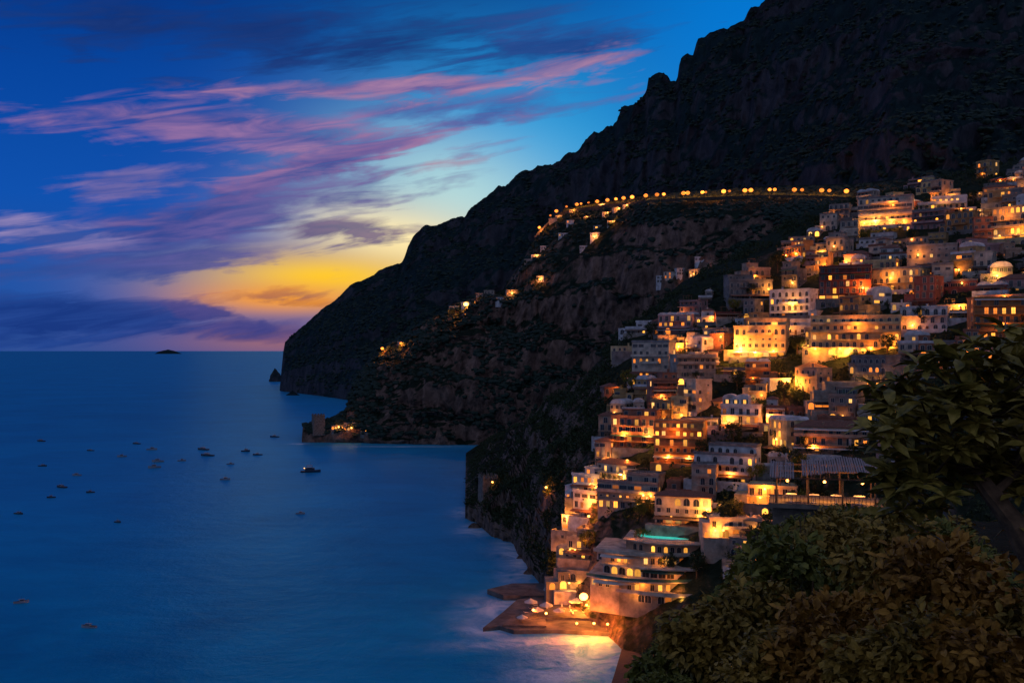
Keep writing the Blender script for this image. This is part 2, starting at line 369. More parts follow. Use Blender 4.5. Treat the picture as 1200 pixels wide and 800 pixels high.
def rock(name,px,py,wpx,hpx,label,seed):
    d=100*F/(py-HY); R=wpx/2/F*d; Hh=hpx/F*d; n=24;V=[];Q=[]
    for j in range(9):
        r=1-(j/8)**1.6
        for i in range(n):
            a=2*math.pi*i/n; V.append((math.cos(a)*R*max(r,0.02),math.sin(a)*R*0.5*max(r,0.02),Hh*(j/8)-Hh*0.1))
    V=np.array(V); nz=fbm(V/R*2.2+seed,4); V[:,2]*=0.55+0.9*nz; V[:,:2]*=(0.75+0.5*fbm(V/R*3+seed*2,3))[:,None]
    for j in range(8):
        for i in range(n): Q.append((j*n+i,j*n+(i+1)%n,(j+1)*n+(i+1)%n,(j+1)*n+i))
    addobj(name,npmesh(name,V,Q,[MA if d>700 else MC],False),((px-600)/F*d,d,0),label=label,cat='rock')
rock("rocky_islet",197,414.5,32,5,"small dark rocky islet far out at sea",2)
rock("sea_rock",323,447,18,17,"dark sea rock beside the foot of the cape",5)
rock("sea_rock",343,463,16,6,"low dark sea rock at the cape waterline",8)
rock("sea_rock",556,618,16,8,"low dark sea rock below the stone tower",11)
rock("sea_rock",621,672,16,10,"dark wave washed rock at the cliff foot",14)
rock("sea_rock",610,654,10,6,"dark wave washed rock at the cliff foot",17)
rock("sea_rock",590,700,14,6,"low dark rock beside the stone jetty",19)

# ---------------- builder
class MB:
    def __init__(s): s.v=[];s.f=[];s.m=[]
    def box(s,x0,x1,y0,y1,z0,z1,m=0):
        k=len(s.v); s.v+=[(x0,y0,z0),(x1,y0,z0),(x1,y1,z0),(x0,y1,z0),(x0,y0,z1),(x1,y0,z1),(x1,y1,z1),(x0,y1,z1)]
        for q in ((0,3,2,1),(4,5,6,7),(0,1,5,4),(1,2,6,5),(2,3,7,6),(3,0,4,7)): s.f.append(tuple(k+i for i in q)); s.m.append(m)
    def poly(s,pts,m=0):
        k=len(s.v); s.v+=list(pts); s.f.append(tuple(range(k,k+len(pts)))); s.m.append(m)
    def prism(s,pts,z0,z1,m=0):
        n=len(pts);k=len(s.v); s.v+=[(x,y,z0) for x,y in pts]+[(x,y,z1) for x,y in pts]
        s.f.append(tuple(k+n+i for i in range(n)));s.m.append(m); s.f.append(tuple(k+n-1-i for i in range(n)));s.m.append(m)
        for i in range(n):
            j=(i+1)%n; s.f.append((k+i,k+j,k+n+j,k+n+i)); s.m.append(m)
    def cyl(s,cx,cy,z0,z1,r0,r1=None,n=8,m=0):
        r1=r0 if r1 is None else r1;k=len(s.v)
        for z,r in ((z0,r0),(z1,r1)):
            for i in range(n): a=2*math.pi*i/n; s.v.append((cx+r*math.cos(a),cy+r*math.sin(a),z))
        for i in range(n): j=(i+1)%n; s.f.append((k+i,k+j,k+n+j,k+n+i)); s.m.append(m)
        s.f.append(tuple(k+n+i for i in range(n)));s.m.append(m); s.f.append(tuple(k+n-1-i for i in range(n)));s.m.append(m)
    def tube(s,a,b,r0,r1,n=7,m=0):
        a=Vector(a);b=Vector(b);d=(b-a).normalized();u=d.orthogonal().normalized();w=d.cross(u);k=len(s.v)
        for c,r in ((a,r0),(b,r1)):
            for i in range(n): g=2*math.pi*i/n; p=c+u*math.cos(g)*r+w*math.sin(g)*r; s.v.append(tuple(p))
        for i in range(n): j=(i+1)%n; s.f.append((k+i,k+j,k+n+j,k+n+i)); s.m.append(m)
        s.f.append(tuple(k+n+i for i in range(n)));s.m.append(m); s.f.append(tuple(k+n-1-i for i in range(n)));s.m.append(m)
    def ball(s,c,r,n=8,h=5,m=0,sz=1,half=False):
        k=len(s.v); lo=0 if half else -math.pi/2
        for j in range(h+1):
            p=lo+(math.pi/2-lo)*j/h
            for i in range(n): a=2*math.pi*i/n; s.v.append((c[0]+r*math.cos(p)*math.cos(a),c[1]+r*math.cos(p)*math.sin(a),c[2]+r*sz*math.sin(p)))
        for j in range(h):
            for i in range(n): q=(i+1)%n; s.f.append((k+j*n+i,k+j*n+q,k+(j+1)*n+q,k+(j+1)*n+i)); s.m.append(m)
    def mesh(s,name,mats):
        me=bpy.data.meshes.new(name); me.from_pydata(s.v,[],s.f)
        for m in mats: me.materials.append(m)
        if len(mats)>1: me.polygons.foreach_set('material_index',s.m)
        me.update(); return me

# ---------------- house materials
WC={'white':(0.62,0.60,0.59),'cream':(0.56,0.47,0.37),'pale yellow':(0.60,0.46,0.24),'ochre':(0.48,0.30,0.13),'peach':(0.52,0.32,0.21),'pink':(0.48,0.28,0.26),'terracotta':(0.36,0.15,0.09),'dark red':(0.27,0.08,0.06),'grey stone':(0.22,0.20,0.18),'beige':(0.38,0.32,0.26),'orange':(0.50,0.22,0.08)}
WM={k:plain(k.replace(' ','_')+"_plaster",c,0.9,0.36,0.3,0.25) for k,c in WC.items()}
M_tile=plain("terracotta_tile",(0.22,0.095,0.06),0.85,0.3,2.0,0.5)
M_roofg=plain("flat_roof_concrete",(0.22,0.205,0.20),0.9,0.35,0.5)
M_frame=plain("window_frame_paint",(0.42,0.38,0.32),0.6,0.15,3,0)
M_shut=plain("green_shutter_paint",(0.06,0.10,0.08),0.6,0.2,3,0)
M_iron=plain("black_iron",(0.03,0.03,0.03),0.5,0.2,3,0)
M_wood=plain("weathered_wood",(0.16,0.10,0.06),0.85,0.3,2)
M_conc=plain("pier_concrete",(0.13,0.12,0.11),0.85,0.45,0.25,0.6)
M_stone=plain("tower_stone",(0.20,0.165,0.13),0.95,0.4,0.6,0.8)
M_canv=plain("white_canvas",(0.55,0.52,0.48),0.9,0.15,1,0.1)
M_door=plain("brown_door_paint",(0.12,0.06,0.03),0.6,0.2,2,0)
M_green=plain("green_canvas",(0.05,0.14,0.11),0.9)
m,t,b=newmat("dark_window_glass"); b.inputs['Base Color'].default_value=(0.02,0.025,0.035,1); b.inputs['Roughness'].default_value=0.12; M_dark=m
LITM=[emis("lit_window_yellow",(1,0.40,0.05),1.6),emis("lit_window_orange",(1,0.24,0.025),1.1),emis("lit_window_warm",(1,0.48,0.12),1.4),emis("lit_window_amber",(1,0.34,0.035),2.8)]
M_lamp=emis("lamp_glow",(1,0.36,0.06),10,False,0.1)
M_lamps=emis("street_lamp_glow",(1,0.235,0.025),3.0,False,0.1)
M_lampw=emis("lamp_glow_warm",(1,0.40,0.08),7,False,0.1)

wcache={}
def win_mesh(kind,lit):
    key=(kind,lit)
    if key in wcache: return wcache[key]
    pm=M_dark if lit<0 else LITM[lit]
    b=MB()
    W,Hh={'rect':(1.1,1.5),'shut':(1.0,1.5),'french':(1.2,2.2),'arch':(1.2,2.1),'bigarch':(2.1,2.6),'wide':(2.2,1.4),'small':(0.7,0.8)}[kind]
    if kind in('arch','bigarch'):
        n=8;r=W/2;zb=Hh-r
        def arc(r): return [(math.cos(math.pi*i/n)*r,zb+math.sin(math.pi*i/n)*r) for i in range(n+1)]
        A=arc(r);B=arc(r+0.13)
        b.poly([(-r,-0.03,0),(r,-0.03,0)]+[(x,-0.03,z) for x,z in A],1)
        for i in range(n):
            b.poly([(A[i][0],-0.08,A[i][1]),(B[i][0],-0.08,B[i][1]),(B[i+1][0],-0.08,B[i+1][1]),(A[i+1][0],-0.08,A[i+1][1])][::-1],0)
            b.poly([(B[i][0],-0.08,B[i][1]),(B[i][0],0.0,B[i][1]),(B[i+1][0],0,B[i+1][1]),(B[i+1][0],-0.08,B[i+1][1])],0)
        b.box(-r-0.13,-r,-0.08,0,0,zb); b.box(r,r+0.13,-0.08,0,0,zb); b.box(-0.03,0.03,-0.06,0,0,Hh)
    else:
        b.box(-W/2,W/2,-0.03,0.0,0.06,Hh-0.06,1)
        b.box(-W/2-0.1,-W/2,-0.08,0,0,Hh);b.box(W/2,W/2+0.1,-0.08,0,0,Hh);b.box(-W/2,W/2,-0.08,0,Hh-0.1,Hh);b.box(-W/2-0.15,W/2+0.15,-0.14,0,-0.08,0.0)
        b.box(-0.03,0.03,-0.06,0,0.0,Hh-0.1)
        if kind=='wide': b.box(-0.6,-0.55,-0.06,0,0,Hh-0.1); b.box(0.55,0.6,-0.06,0,0,Hh-0.1)
        if kind=='shut': b.box(-W/2-0.62,-W/2-0.12,-0.07,0,0.02,Hh-0.02,2); b.box(W/2+0.12,W/2+0.62,-0.07,0,0.02,Hh-0.02,2)
    me=b.mesh("window_"+kind,[M_frame,pm,M_shut]); wcache[key]=me; return me
def pick_lit(p): return random.choice([0,0,1,1,2,3]) if random.random()<p else -1
lmesh=None
def lamp_mesh():
    global lmesh
    if lmesh is None:
        b=MB(); b.box(-0.05,0.05,-0.5,0,-0.05,0.05,0); b.ball((0,-0.55,-0.1),0.36,8,5,1); lmesh=b.mesh("wall_lamp",[M_iron,M_lamp])
    return lmesh
nl=0
LCOL=[(1,0.34,0.04),(1,0.29,0.03),(1,0.40,0.07),(1,0.25,0.025)]
def plight(name,loc,energy,colr=None,r=0.35,parent=None):
    global nl; nl+=1
    l=bpy.data.lights.new(name,'POINT'); l.energy=energy; l.color=colr or random.choice(LCOL); l.shadow_soft_size=r
    o=bpy.data.objects.new(name,l); COL.objects.link(o); o.location=loc
    if parent is not None: o.parent=parent
    return o
def rail(b,x0,x1,y0,y1,z,solid):
    if solid:
        b.box(x0,x1,y0,y0+0.15,z,z+0.9); b.box(x0,x0+0.15,y0+0.15,y1,z,z+0.9); b.box(x1-0.15,x1,y0+0.15,y1,z,z+0.9)
    else:
        b.box(x0,x1,y0,y0+0.05,z+0.92,z+1.0,1)
        b.box(x0,x0+0.05,y0+0.05,y1,z+0.92,z+1.0,1); b.box(x1-0.05,x1,y0+0.05,y1,z+0.92,z+1.0,1)
        n=max(2,int((x1-x0)/0.45))
        for i in range(n+1): x=x0+0.02+(x1-x0-0.08)*i/n; b.box(x,x+0.04,y0+0.005,y0+0.045,z,z+0.92,1)
FH=3.3
def house(loc,ang,w,dep,fl,col,roof='flat',style=None,litp=0.35,arc=False,fh=FH,plinth=8,group='houses stacked on the hillside',detail=True,balc=None,terrace=None,name='house',setback=None,label=None):
    root=bpy.data.objects.new(name,None); root.empty_display_size=1; COL.objects.link(root); root.location=loc; root.rotation_euler=(0,0,ang)
    wm=WM[col]; h=fl*fh; b=MB(); wsc=random.uniform(1.0,1.3)
    if setback is None: setback=detail and fl>=2 and random.random()<0.5
    fl_low=fl-1 if setback else fl; hl=fl_low*fh
    b.box(-w/2,w/2,0,dep,-plinth,hl)
    sb=None
    if setback:
        side=random.choice([-1,1]); ww=w*random.uniform(0.5,0.8); xo=side*(w-ww)/2; yb=random.uniform(0.8,3)
        b.box(xo-ww/2+0.01,xo+ww/2-0.01,yb,dep-0.01,hl,h); sb=(xo,ww,yb)
    if detail:
        for k in range(1,fl_low): b.box(-w/2-0.07,w/2+0.07,-0.07,dep+0.07,k*fh-0.12,k*fh+0.03)
        if random.random()<0.55:
            sd=random.choice([-1,1]); aw=random.uniform(2.5,5); ah=fh*random.choice([0.9,1,1.6]); fy=random.uniform(-2,1.2)
            x0,x1=(w/2-0.02,w/2+aw) if sd>0 else (-w/2-aw,-w/2+0.02)
            b.box(x0,x1,fy,dep-0.6,-plinth,ah); b.box(x0-0.1 if sd<0 else x0,x1+0.1 if sd>0 else x1,fy-.1,dep-0.5,ah,ah+0.25)
            k_=random.choice(['rect','arch','bigarch']); wn=addobj('window',win_mesh(k_,pick_lit(litp*1.3)),((x0+x1)/2,fy,0.2),0,root)
    addobj('wall',b.mesh('wall',[wm]),(0,0,0),0,root)
    r=MB(); ov=0.25
    def flat(x0,x1,y0,y1,z,par):
        r.box(x0-ov,x1+ov,y0-ov,y1+ov,z,z+0.22)
        if par:
            t=0.2;hh=random.choice([0.6,1.0])
            r.box(x0-ov+.03,x1+ov-.03,y0-ov+.03,y0-ov+.03+t,z+0.22,z+hh); r.box(x0-ov+.03,x1+ov-.03,y1+ov-.03-t,y1+ov-.03,z+0.22,z+hh)
            r.box(x0-ov+.03,x0-ov+.03+t,y0,y1,z+0.22,z+hh-.01); r.box(x1+ov-.03-t,x1+ov-.03,y0,y1,z+0.22,z+hh-.01)
    if setback:
        r.box(-w/2-ov,w/2+ov,-ov,sb[2]-0.0,hl,hl+0.2)
        rail(r,-w/2-ov,w/2+ov,-ov,sb[2],hl+0.2,True)
        X0,X1,Y0,Y1=sb[0]-sb[1]/2,sb[0]+sb[1]/2,sb[2],dep
        ox0,ox1=(-w/2-ov,X0-0.01) if sb[0]>0 else (X1+0.01,w/2+ov)
        r.box(ox0,ox1,sb[2]+0.01,dep+ov,hl,hl+0.2)
    else: X0,X1,Y0,Y1=-w/2,w/2,0,dep
    rm=[M_roofg,M_iron]
    if roof=='flat': flat(X0,X1,Y0,Y1,h,random.random()<0.7); rm=[random.choice([M_roofg,wm,wm]),M_iron]
    elif roof=='hip':
        rh=min(X1-X0,Y1-Y0)*0.24; o=0.5; e=min(X1-X0,Y1-Y0)/2+o; 
        if X1-X0>=Y1-Y0: p1=(X0-o+e,(Y0+Y1)/2,h+0.2+rh);p2=(X1+o-e,(Y0+Y1)/2,h+0.2+rh)
        else: p1=((X0+X1)/2,Y0-o+e,h+0.2+rh);p2=((X0+X1)/2,Y1+o-e,h+0.2+rh)
        A=(X0-o,Y0-o,h+0.2);B=(X1+o,Y0-o,h+0.2);C=(X1+o,Y1+o,h+0.2);D=(X0-o,Y1+o,h+0.2)
        r.box(X0-o,X1+o,Y0-o,Y1+o,h,h+0.195)
        if X1-X0>=Y1-Y0: r.poly([A,B,p2,p1]);r.poly([B,C,p2]);r.poly([C,D,p1,p2]);r.poly([D,A,p1])
        else: r.poly([A,B,p1]);r.poly([B,C,p2,p1]);r.poly([C,D,p2]);r.poly([D,A,p1,p2])
        rm=[M_tile,M_iron]
    else:
        r.box(X0-.15,X1+.15,Y0-.15,Y1+.15,h,h+0.25)
        nv=max(1,int((X1-X0)/4.5)); vw=(X1-X0)/nv
        for q in range(nv):
            c=X0+vw*(q+.5); n=8; R=vw/2-0.1
            pr=[(c+R*math.cos(math.pi*i/n),h+0.25+R*0.5*math.sin(math.pi*i/n)) for i in range(n+1)]
            for i in range(n): r.poly([(pr[i][0],Y0,pr[i][1]),(pr[i+1][0],Y0,pr[i+1][1]),(pr[i+1][0],Y1,pr[i+1][1]),(pr[i][0],Y1,pr[i][1])][::-1])
            r.poly([(x,Y0,z) for x,z in pr]); r.poly([(x,Y1,z) for x,z in pr][::-1])
        rm=[WM['white'],M_iron]
    ro=addobj('roof',r.mesh('roof',rm),(0,0,0),0,root)
    if detail and random.random()<0.6:
        c=MB(); c.box(-0.35,0.35,-0.3,0.3,0,1.4); c.box(-0.45,0.45,-0.4,0.4,1.4,1.55); addobj('chimney',c.mesh('chimney',[wm]),(random.uniform(X0+1,X1-1),random.uniform(Y0+1.5,Y1-1),h+0.2),0,ro)
    if detail and roof=='flat' and random.random()<0.3 and X1-X0>6:
        c=MB(); qx=random.uniform(X0+1.5,X1-4); 
        for x in(0,3.2):
            for y in (0,2.6): c.box(x-.07,x+.07,y-.07,y+.07,0,2.4)
        for q in range(7): c.box(-.3,3.5,-.3+q*.5,-.2+q*.5,2.4,2.5)
        addobj('roof_pergola',c.mesh('roof_pergola',[M_wood]),(qx,Y0+1.2,h+.22),0,ro)
    if style is None: style=random.choice(['rect','shut','arch','rect','wide','french','arch'])
    nc=max(1,int(round(w/2.9)))
    floors_balc=set()
    if detail:
        for k in range(1,fl_low):
            if (balc if balc is not None else random.random()<0.6): floors_balc.add(k)
    for k in range(fl):
        fk=random.choice([0.1,0.5,1.9])*litp
        if k>=fl_low: x0_,ww_,y_=sb[0],sb[1],sb[2]; n=max(1,int(round(ww_/3.1)))
        else: x0_,ww_,y_=0,w,0; n=nc
        n=max(1,n-random.choice([0,0,1]))
        st='french' if (k in floors_balc and style!='arch') else style
        if random.random()<0.25: st=random.choice(['rect','arch','wide','small'])
        if k==0 and arc: st='bigarch'; n=max(1,int(w/3.2)); fk=litp*1.8
        ph=random.uniform(-.25,.25)
        for i in range(n):
            if random.random()<0.16 and n>1: continue
            x=x0_+ww_*((i+.5)/n-.5)+ph+random.uniform(-.15,.15); 
            zz=k*fh+(0.95 if st in('rect','shut','wide','small') else 0.12)
            if k==0 and not arc and i==n//2:
                if detail: 
                    d=MB(); d.box(-0.5,0.5,-0.06,0,0,2.1); d.box(-0.62,-0.5,-0.1,0,0,2.2,1);d.box(0.5,0.62,-0.1,0,0,2.2,1);d.box(-0.5,0.5,-0.1,0,2.1,2.2,1)
                    addobj('door',wcache.setdefault('door',d.mesh('door',[M_door,M_frame])),(x,y_,0.05),0,root); continue
            s_=wsc*random.uniform(.9,1.1); o_=addobj('window',win_mesh(st,pick_lit(fk)),(x,y_,zz),0,root); o_.scale=(s_,1,min(s_,1.2))
        if detail and k<fl_low:
            ns=max(1,int(round(dep/4)))
            for sd in (-1,1):
                for i in range(ns):
                    if random.random()<0.35: continue
                    o_=addobj('window',win_mesh(random.choice(['rect','small','arch']) if style!='shut' else 'rect',pick_lit(litp)),(sd*w/2,dep*(i+.5)/ns,k*fh+0.8),math.radians(90*sd),root); o_.scale=(1.1,1,1.1)
    for k in floors_balc:
        bb=MB(); dp=random.uniform(1.2,2.4); full=random.random()<0.65
        x0,x1=(-w/2+0.05,w/2-0.05) if full else (-w/4,w/4)
        bb.box(x0,x1,-dp,-0.08,k*fh-0.2,k*fh+0.05); rail(bb,x0,x1,-dp,-0.08,k*fh+0.05,random.random()<0.4)
        addobj('balcony',bb.mesh('balcony',[wm,M_iron]),(0,0,0),0,root)
        if full and random.random()<.35:
            aw=MB(); z=k*fh+2.7; aw.poly([(x0,-dp,z-.35),(x1,-dp,z-.35),(x1,-.1,z),(x0,-.1,z)]); aw.poly([(x0,-dp,z-.35),(x0,-dp,z-.6),(x1,-dp,z-.6),(x1,-dp,z-.35)])
            addobj('awning',aw.mesh('awning',[random.choice([M_canv,M_wood,M_tile,M_green])]),(0,0,0),0,root)
    if terrace is None: terrace=detail and random.random()<0.75
    if terrace:
        tb=MB(); td=random.uniform(2.5,5.5); ex=random.uniform(.3,3); tb.box(-w/2-ex,w/2+ex,-td,-0.01,-plinth,-0.05); rail(tb,-w/2-ex,w/2+ex,-td,-0.01,-0.05,random.random()<0.6)
        te=addobj('terrace',tb.mesh('terrace',[random.choice([wm,WM['grey stone'],WM['grey stone'],WM['beige'],WM['white']]),M_iron]),(0,0,0),0,root)
        if random.random()<0.6:
            na=max(1,int(w/4)); 
            for i in range(na):
                if random.random()<0.2: continue
                kk=random.choice(['bigarch','arch','rect']); addobj('window',win_mesh(kk,pick_lit(litp*0.9)),(-w/2+w*(i+.5)/na,-td,-3.2 if kk!='rect' else -2.4),0,root)
        if random.random()<0.5:
            aw=MB(); z=2.6; aw.poly([(-w/2,-td+0.3,z-0.4),(w/2,-td+0.3,z-0.4),(w/2,-0.1,z+0.1),(-w/2,-0.1,z+0.1)]); aw.poly([(-w/2,-td+0.3,z-0.4),(-w/2,-td+0.3,z-0.7),(w/2,-td+0.3,z-0.7),(w/2,-td+0.3,z-0.4)])
            for x in (-w/2+.1,0,w/2-.1): aw.box(x-.05,x+.05,-td+.35,-td+.45,-0.05,z-.45,1)
            addobj('awning',aw.mesh('awning',[random.choice([M_canv,M_wood,M_wood,M_tile]),M_iron]),(0,0,0),0,root)
    fls={1:'single-storey',2:'two-storey',3:'three-storey',4:'four-storey',5:'five-storey'}[fl]
    rf={'flat':'flat roof','hip':'tiled hip roof','vault':'vaulted white roof'}[roof]
    root['label']=label or (f"{col} {fls} house with {rf}"+(" and lit windows" if litp>0.3 else " and mostly dark windows"))
    root['category']='house'; root['group']=group
    return root
def az_of(p): return math.atan2(p.x,p.y)
placed=[]
def town_house(px,py,w=None,fl=None,col=None,layer=LC,dang=None,flood=0,**kw):
    p=layer.find(px,py); 
    if dang is None: dang=random.gauss(-16,20)
    ang=-az_of(p)+math.radians(dang)
    o=house(p,ang,w,kw.pop('dep',random.uniform(7,10)),fl,col,**kw)
    placed.append((px,py,w*F/p.y/2,fl*FH*F/p.y,o,w,p.y))
    if flood:
        n=max(2,int(w/7))
        for i in range(n):
            x=-w/2+w*(i+random.uniform(.2,.8))/n; addobj('wall_lamp',lamp_mesh(),(x,0,2.8),0,o); plight('wall_lamp_light',(x,-2.8,random.uniform(1.5,3.5)),flood*random.uniform(.4,1.0),parent=o)
        if fl>2: plight('wall_lamp_light',(random.uniform(-w/4,w/4),-3.5,fl*FH*.75),flood*.7,parent=o)
    return o
feat=[
(1037,266,60,54,'cream',dict(litp=0.5,roof='flat',balc=True,dang=-8,flood=3200)),
(1104,252,52,24,'white',dict(litp=0.5,flood=1000)),
(1186,282,46,40,'pale yellow',dict(litp=0.6,style='arch',flood=1800)),
(928,304,38,20,'orange',dict(litp=0.5,flood=1200)),
(990,352,58,44,'dark red',dict(litp=0.5,balc=True,dang=-5)),
(1092,312,56,28,'beige',dict(litp=0.25)),
(890,418,60,40,'pale yellow',dict(litp=0.6,arc=True,style='arch',dang=-12,flood=3600)),
(1002,416,100,44,'pale yellow',dict(litp=0.5,arc=True,style='arch',dang=-4,setback=False,flood=3600)),
(1152,304,48,26,'pink',dict(litp=0.25)),
(1172,398,58,50,'orange',dict(litp=0.5,balc=True)),
(1020,458,66,38,'grey stone',dict(litp=0.35,arc=True)),
(974,532,84,30,'peach',dict(litp=0.25,setback=False,roof='hip',dang=-6)),
(848,564,72,40,'white',dict(litp=0.2,balc=True,setback=True,dang=-18)),
(795,542,58,46,'orange',dict(litp=0.6,balc=True,dang=-12,flood=1200)),
(742,526,54,46,'terracotta',dict(litp=0.35,balc=True)),
(800,614,66,28,'cream',dict(litp=0.5,arc=True,style='bigarch',setback=False,roof='hip',dang=-10,terrace=True,flood=700)),
(735,596,74,40,'beige',dict(litp=0.35,balc=True,setback=True,dang=-20)),
(762,442,46,40,'cream',dict(litp=0.4)),
(816,452,50,38,'beige',dict(litp=0.4,arc=True)),
(911,532,42,38,'pale yellow',dict(litp=0.5,roof='vault')),
(1082,388,52,32,'white',dict(litp=0.3)),
(880,352,52,28,'grey stone',dict(litp=0.3)),
(748,392,32,12,'white',dict(litp=0.2,roof='flat')),
(925,372,50,30,'white',dict(litp=0.3)),
(1050,340,60,26,'pale yellow',dict(litp=0.45)),
(868,505,46,34,'white',dict(litp=0.3,roof='vault')),
(985,480,60,34,'beige',dict(litp=0.3)),
(686,585,36,34,'white',dict(litp=0.4,balc=True)),
(672,622,30,22,'white',dict(litp=0.35,balc=True)),
(862,630,60,18,'cream',dict(litp=0.7,arc=True,setback=False,flood=1300)),
(905,592,56,18,'pale yellow',dict(litp=0.8,arc=True,setback=False,flood=2400)),
(884,668,50,22,'peach',dict(litp=0.5,arc=True,setback=False,flood=700)),
(684,652,40,26,'beige',dict(litp=0.4,arc=True,balc=True,flood=450)),
(672,690,36,16,'grey stone',dict(litp=0.5,arc=True,setback=False,flood=500)),
]
for (px,py,wp,hp,c,kw) in feat:
    p=LC.find(px,py); wm_=wp*p.y/F; fl=max(1,min(5,round(hp*p.y/F/FH)))
    kw=dict(kw); dg=kw.pop('dang',None); town_house(px,py,wm_,fl,c,dang=dg,**kw)
nfeat=len(placed)
left=[(190,1188),(210,1170),(222,1080),(240,1000),(262,962),(290,912),(320,866),(350,834),(378,752),(400,730),(420,716),(460,706),(500,704),(530,690),(560,678),(600,655),(640,645),(680,660)]
right=[(190,1215),(430,1215),(450,1050),(540,1035),(560,930),(600,925),(640,890),(700,860)]
cols_=['white']*6+['cream']*5+['pale yellow']*3+['beige']*6+['peach']*4+['pink']*5+['ochre']*3+['terracotta']*3+['grey stone']*5+['orange']*2+['dark red']*2
TREESPOTS=[]
py=200.0
while py<675:
    L=ip(py,left); R=ip(py,right)
    px=L+random.uniform(0,16)
    while px<R:
        pyj=py+random.uniform(-7,7); p=LC.find(px,pyj)
        wm_=random.choice([random.uniform(6,9),random.uniform(8,13),random.uniform(12,20)]); hw=wm_*F/p.y/2; cx=px+hw
        ok=len(placed)<264
        for (a,b_,c_,h_,o_,w_,d_) in placed[:nfeat]:
            if abs(cx-a)<(c_+hw)*0.8 and -h_*0.55<pyj-b_<h_*0.35+4: ok=False
        if 692<cx<850 and pyj>616: ok=False
        if ok and random.random()<0.10: ok=False; TREESPOTS.append((cx,pyj))
        if ok:
            glow=0.15+0.32*math.exp(-((cx-960)/120)**2-((pyj-380)/60)**2)+0.25*math.exp(-((cx-800)/70)**2-((pyj-520)/60)**2)
            fl_=random.choice([1,2,2,3,3,4]) if wm_<12 else random.choice([1,1,2,2,3])
            town_house(cx,pyj,wm_,fl_,random.choice(cols_),litp=random.uniform(0.15,1.6)*glow,roof=random.choice(['flat']*9+['hip']*2+['vault']*2),arc=random.random()<0.3)
        elif random.random()<0.4: TREESPOTS.append((cx+hw*0.6,pyj+4))
        px+=2*hw+random.uniform(-4,5)
    d=LC.find((L+R)/2,py).y; py+=7.3*F/d
print("town houses",len(placed))
hot=[(1018,252),(1090,240),(1180,262),(925,296),(985,300),(880,395),(902,405),(862,410),(952,400),(960,380),(1045,380),(1040,430),(930,420),(760,402),(782,410),(745,440),(800,495),(822,520),(788,525),(910,522),(850,500),(905,500),(780,605),(820,608),(705,560),(700,580),(735,600),(850,600),(720,590),(890,580),(1150,392),(1180,380),(1140,412),(990,345),(972,335),(830,475),(704,468),(680,595),(665,610),(870,330),(940,330),(1060,330),(1000,470),(940,455),(960,520),(1010,440),(780,470),(730,500),(830,560),(900,350),(1170,330),(900,450),(1085,300),(1120,350),(860,540),(760,540),(1010,300),(960,430),(700,540),(1190,220),(1150,250)]
used={}
for hx,hy in hot:
    best=None;bd=1e9
    for i,(a,b_,c_,h_,o_,w_,d_) in enumerate(placed):
        q=math.hypot(hx-a,(hy-(b_-h_*0.4)))
        if i in used: q+=12*used[i]
        if q<bd: bd=q;best=i
    used[best]=used.get(best,0)+1; a,b_,c_,h_,o_,w_,d_=placed[best]
    lx=random.uniform(-w_*0.45,w_*0.45); lz=random.choice([2.7,2.7,5.9 if h_*d_/F>6 else 2.7])
    addobj('wall_lamp',lamp_mesh(),(lx,0,lz),0,o_)
    core=math.exp(-((hx-950)/110)**2-((hy-400)/45)**2)
    plight('wall_lamp_light',(lx,-2.6-core*1.5,lz+.2),random.choice([800,1500,2400,4200])*(1+1.3*core),parent=o_)
for i,(a,b_,c_,h_,o_,w_,d_) in enumerate(placed):
    if i not in used and random.random()<0.34:
        lx=random.uniform(-w_*0.4,w_*0.4)
        addobj('wall_lamp',lamp_mesh(),(lx,0,2.6),0,o_)
        plight('wall_lamp_light',(lx,-1.8,2.6),random.choice([120,250,500,1100]),parent=o_)

far=[(655,256),(668,264),(688,257),(700,268),(712,252),(725,247),(735,243),(640,292),(629,302),(619,307),(660,277),(686,292),(697,280),(545,358),(573,334),(562,347),(633,330),(785,326),(800,322),(776,331),(814,324),(820,305),(470,404),(532,362),(600,346),(648,262),(705,243),(672,249),(718,262),(585,352)]
for i,(px,py) in enumerate(far):
    p=LB.find(px,py); o=house(p,-az_of(p)+math.radians(random.gauss(-10,18)),random.uniform(8,14),8,random.choice([1,1,2]),random.choice(['white','white','cream','beige']),litp=0.3,detail=False,group='scattered houses on the cliff hillside',label=None,fh=3.3,setback=False)
    if i%4==0 or py<262:
        addobj('wall_lamp',lamp_mesh(),(0,0,2.8),0,o).scale=(2.4,2.4,2.4); plight('wall_lamp_light',(0,-3,3),random.uniform(1500,4500),(1,.30,.04),parent=o)
# ---------------- road with lamps
rp=[(628,256),(650,251),(680,246),(720,241),(740,239),(760,237),(800,235),(850,233),(900,231),(950,232),(1004,234)]
pts=[]
for px in np.arange(628,1005,6):
    p=LB.find(px,ip(px,rp)); pts.append(p)
A_=np.array([tuple(p) for p in pts]); 
for _ in range(6): A_[1:-1]=(A_[:-2]+2*A_[1:-1]+A_[2:])/4
M_asph=plain("asphalt",(0.05,0.05,0.05),0.9,0.2,0.5); M_rwall=plain("road_wall_stone",(0.06,0.05,0.04),0.95,0.4,0.2)
V=[];Q=[]
for i,p in enumerate(A_):
    tdir=A_[min(i+1,len(A_)-1)]-A_[max(i-1,0)]; n=np.array([tdir[1],-tdir[0],0]); n/=np.linalg.norm(n)
    z=p[2]+1.2
    a=p+n*4; c=p-n*4
    V+=[(a[0],a[1],z-9),(a[0],a[1],z+0.9),(a[0]-n[0]*0.4,a[1]-n[1]*0.4,z+0.9),(a[0]-n[0]*0.4,a[1]-n[1]*0.4,z),(c[0],c[1],z)]
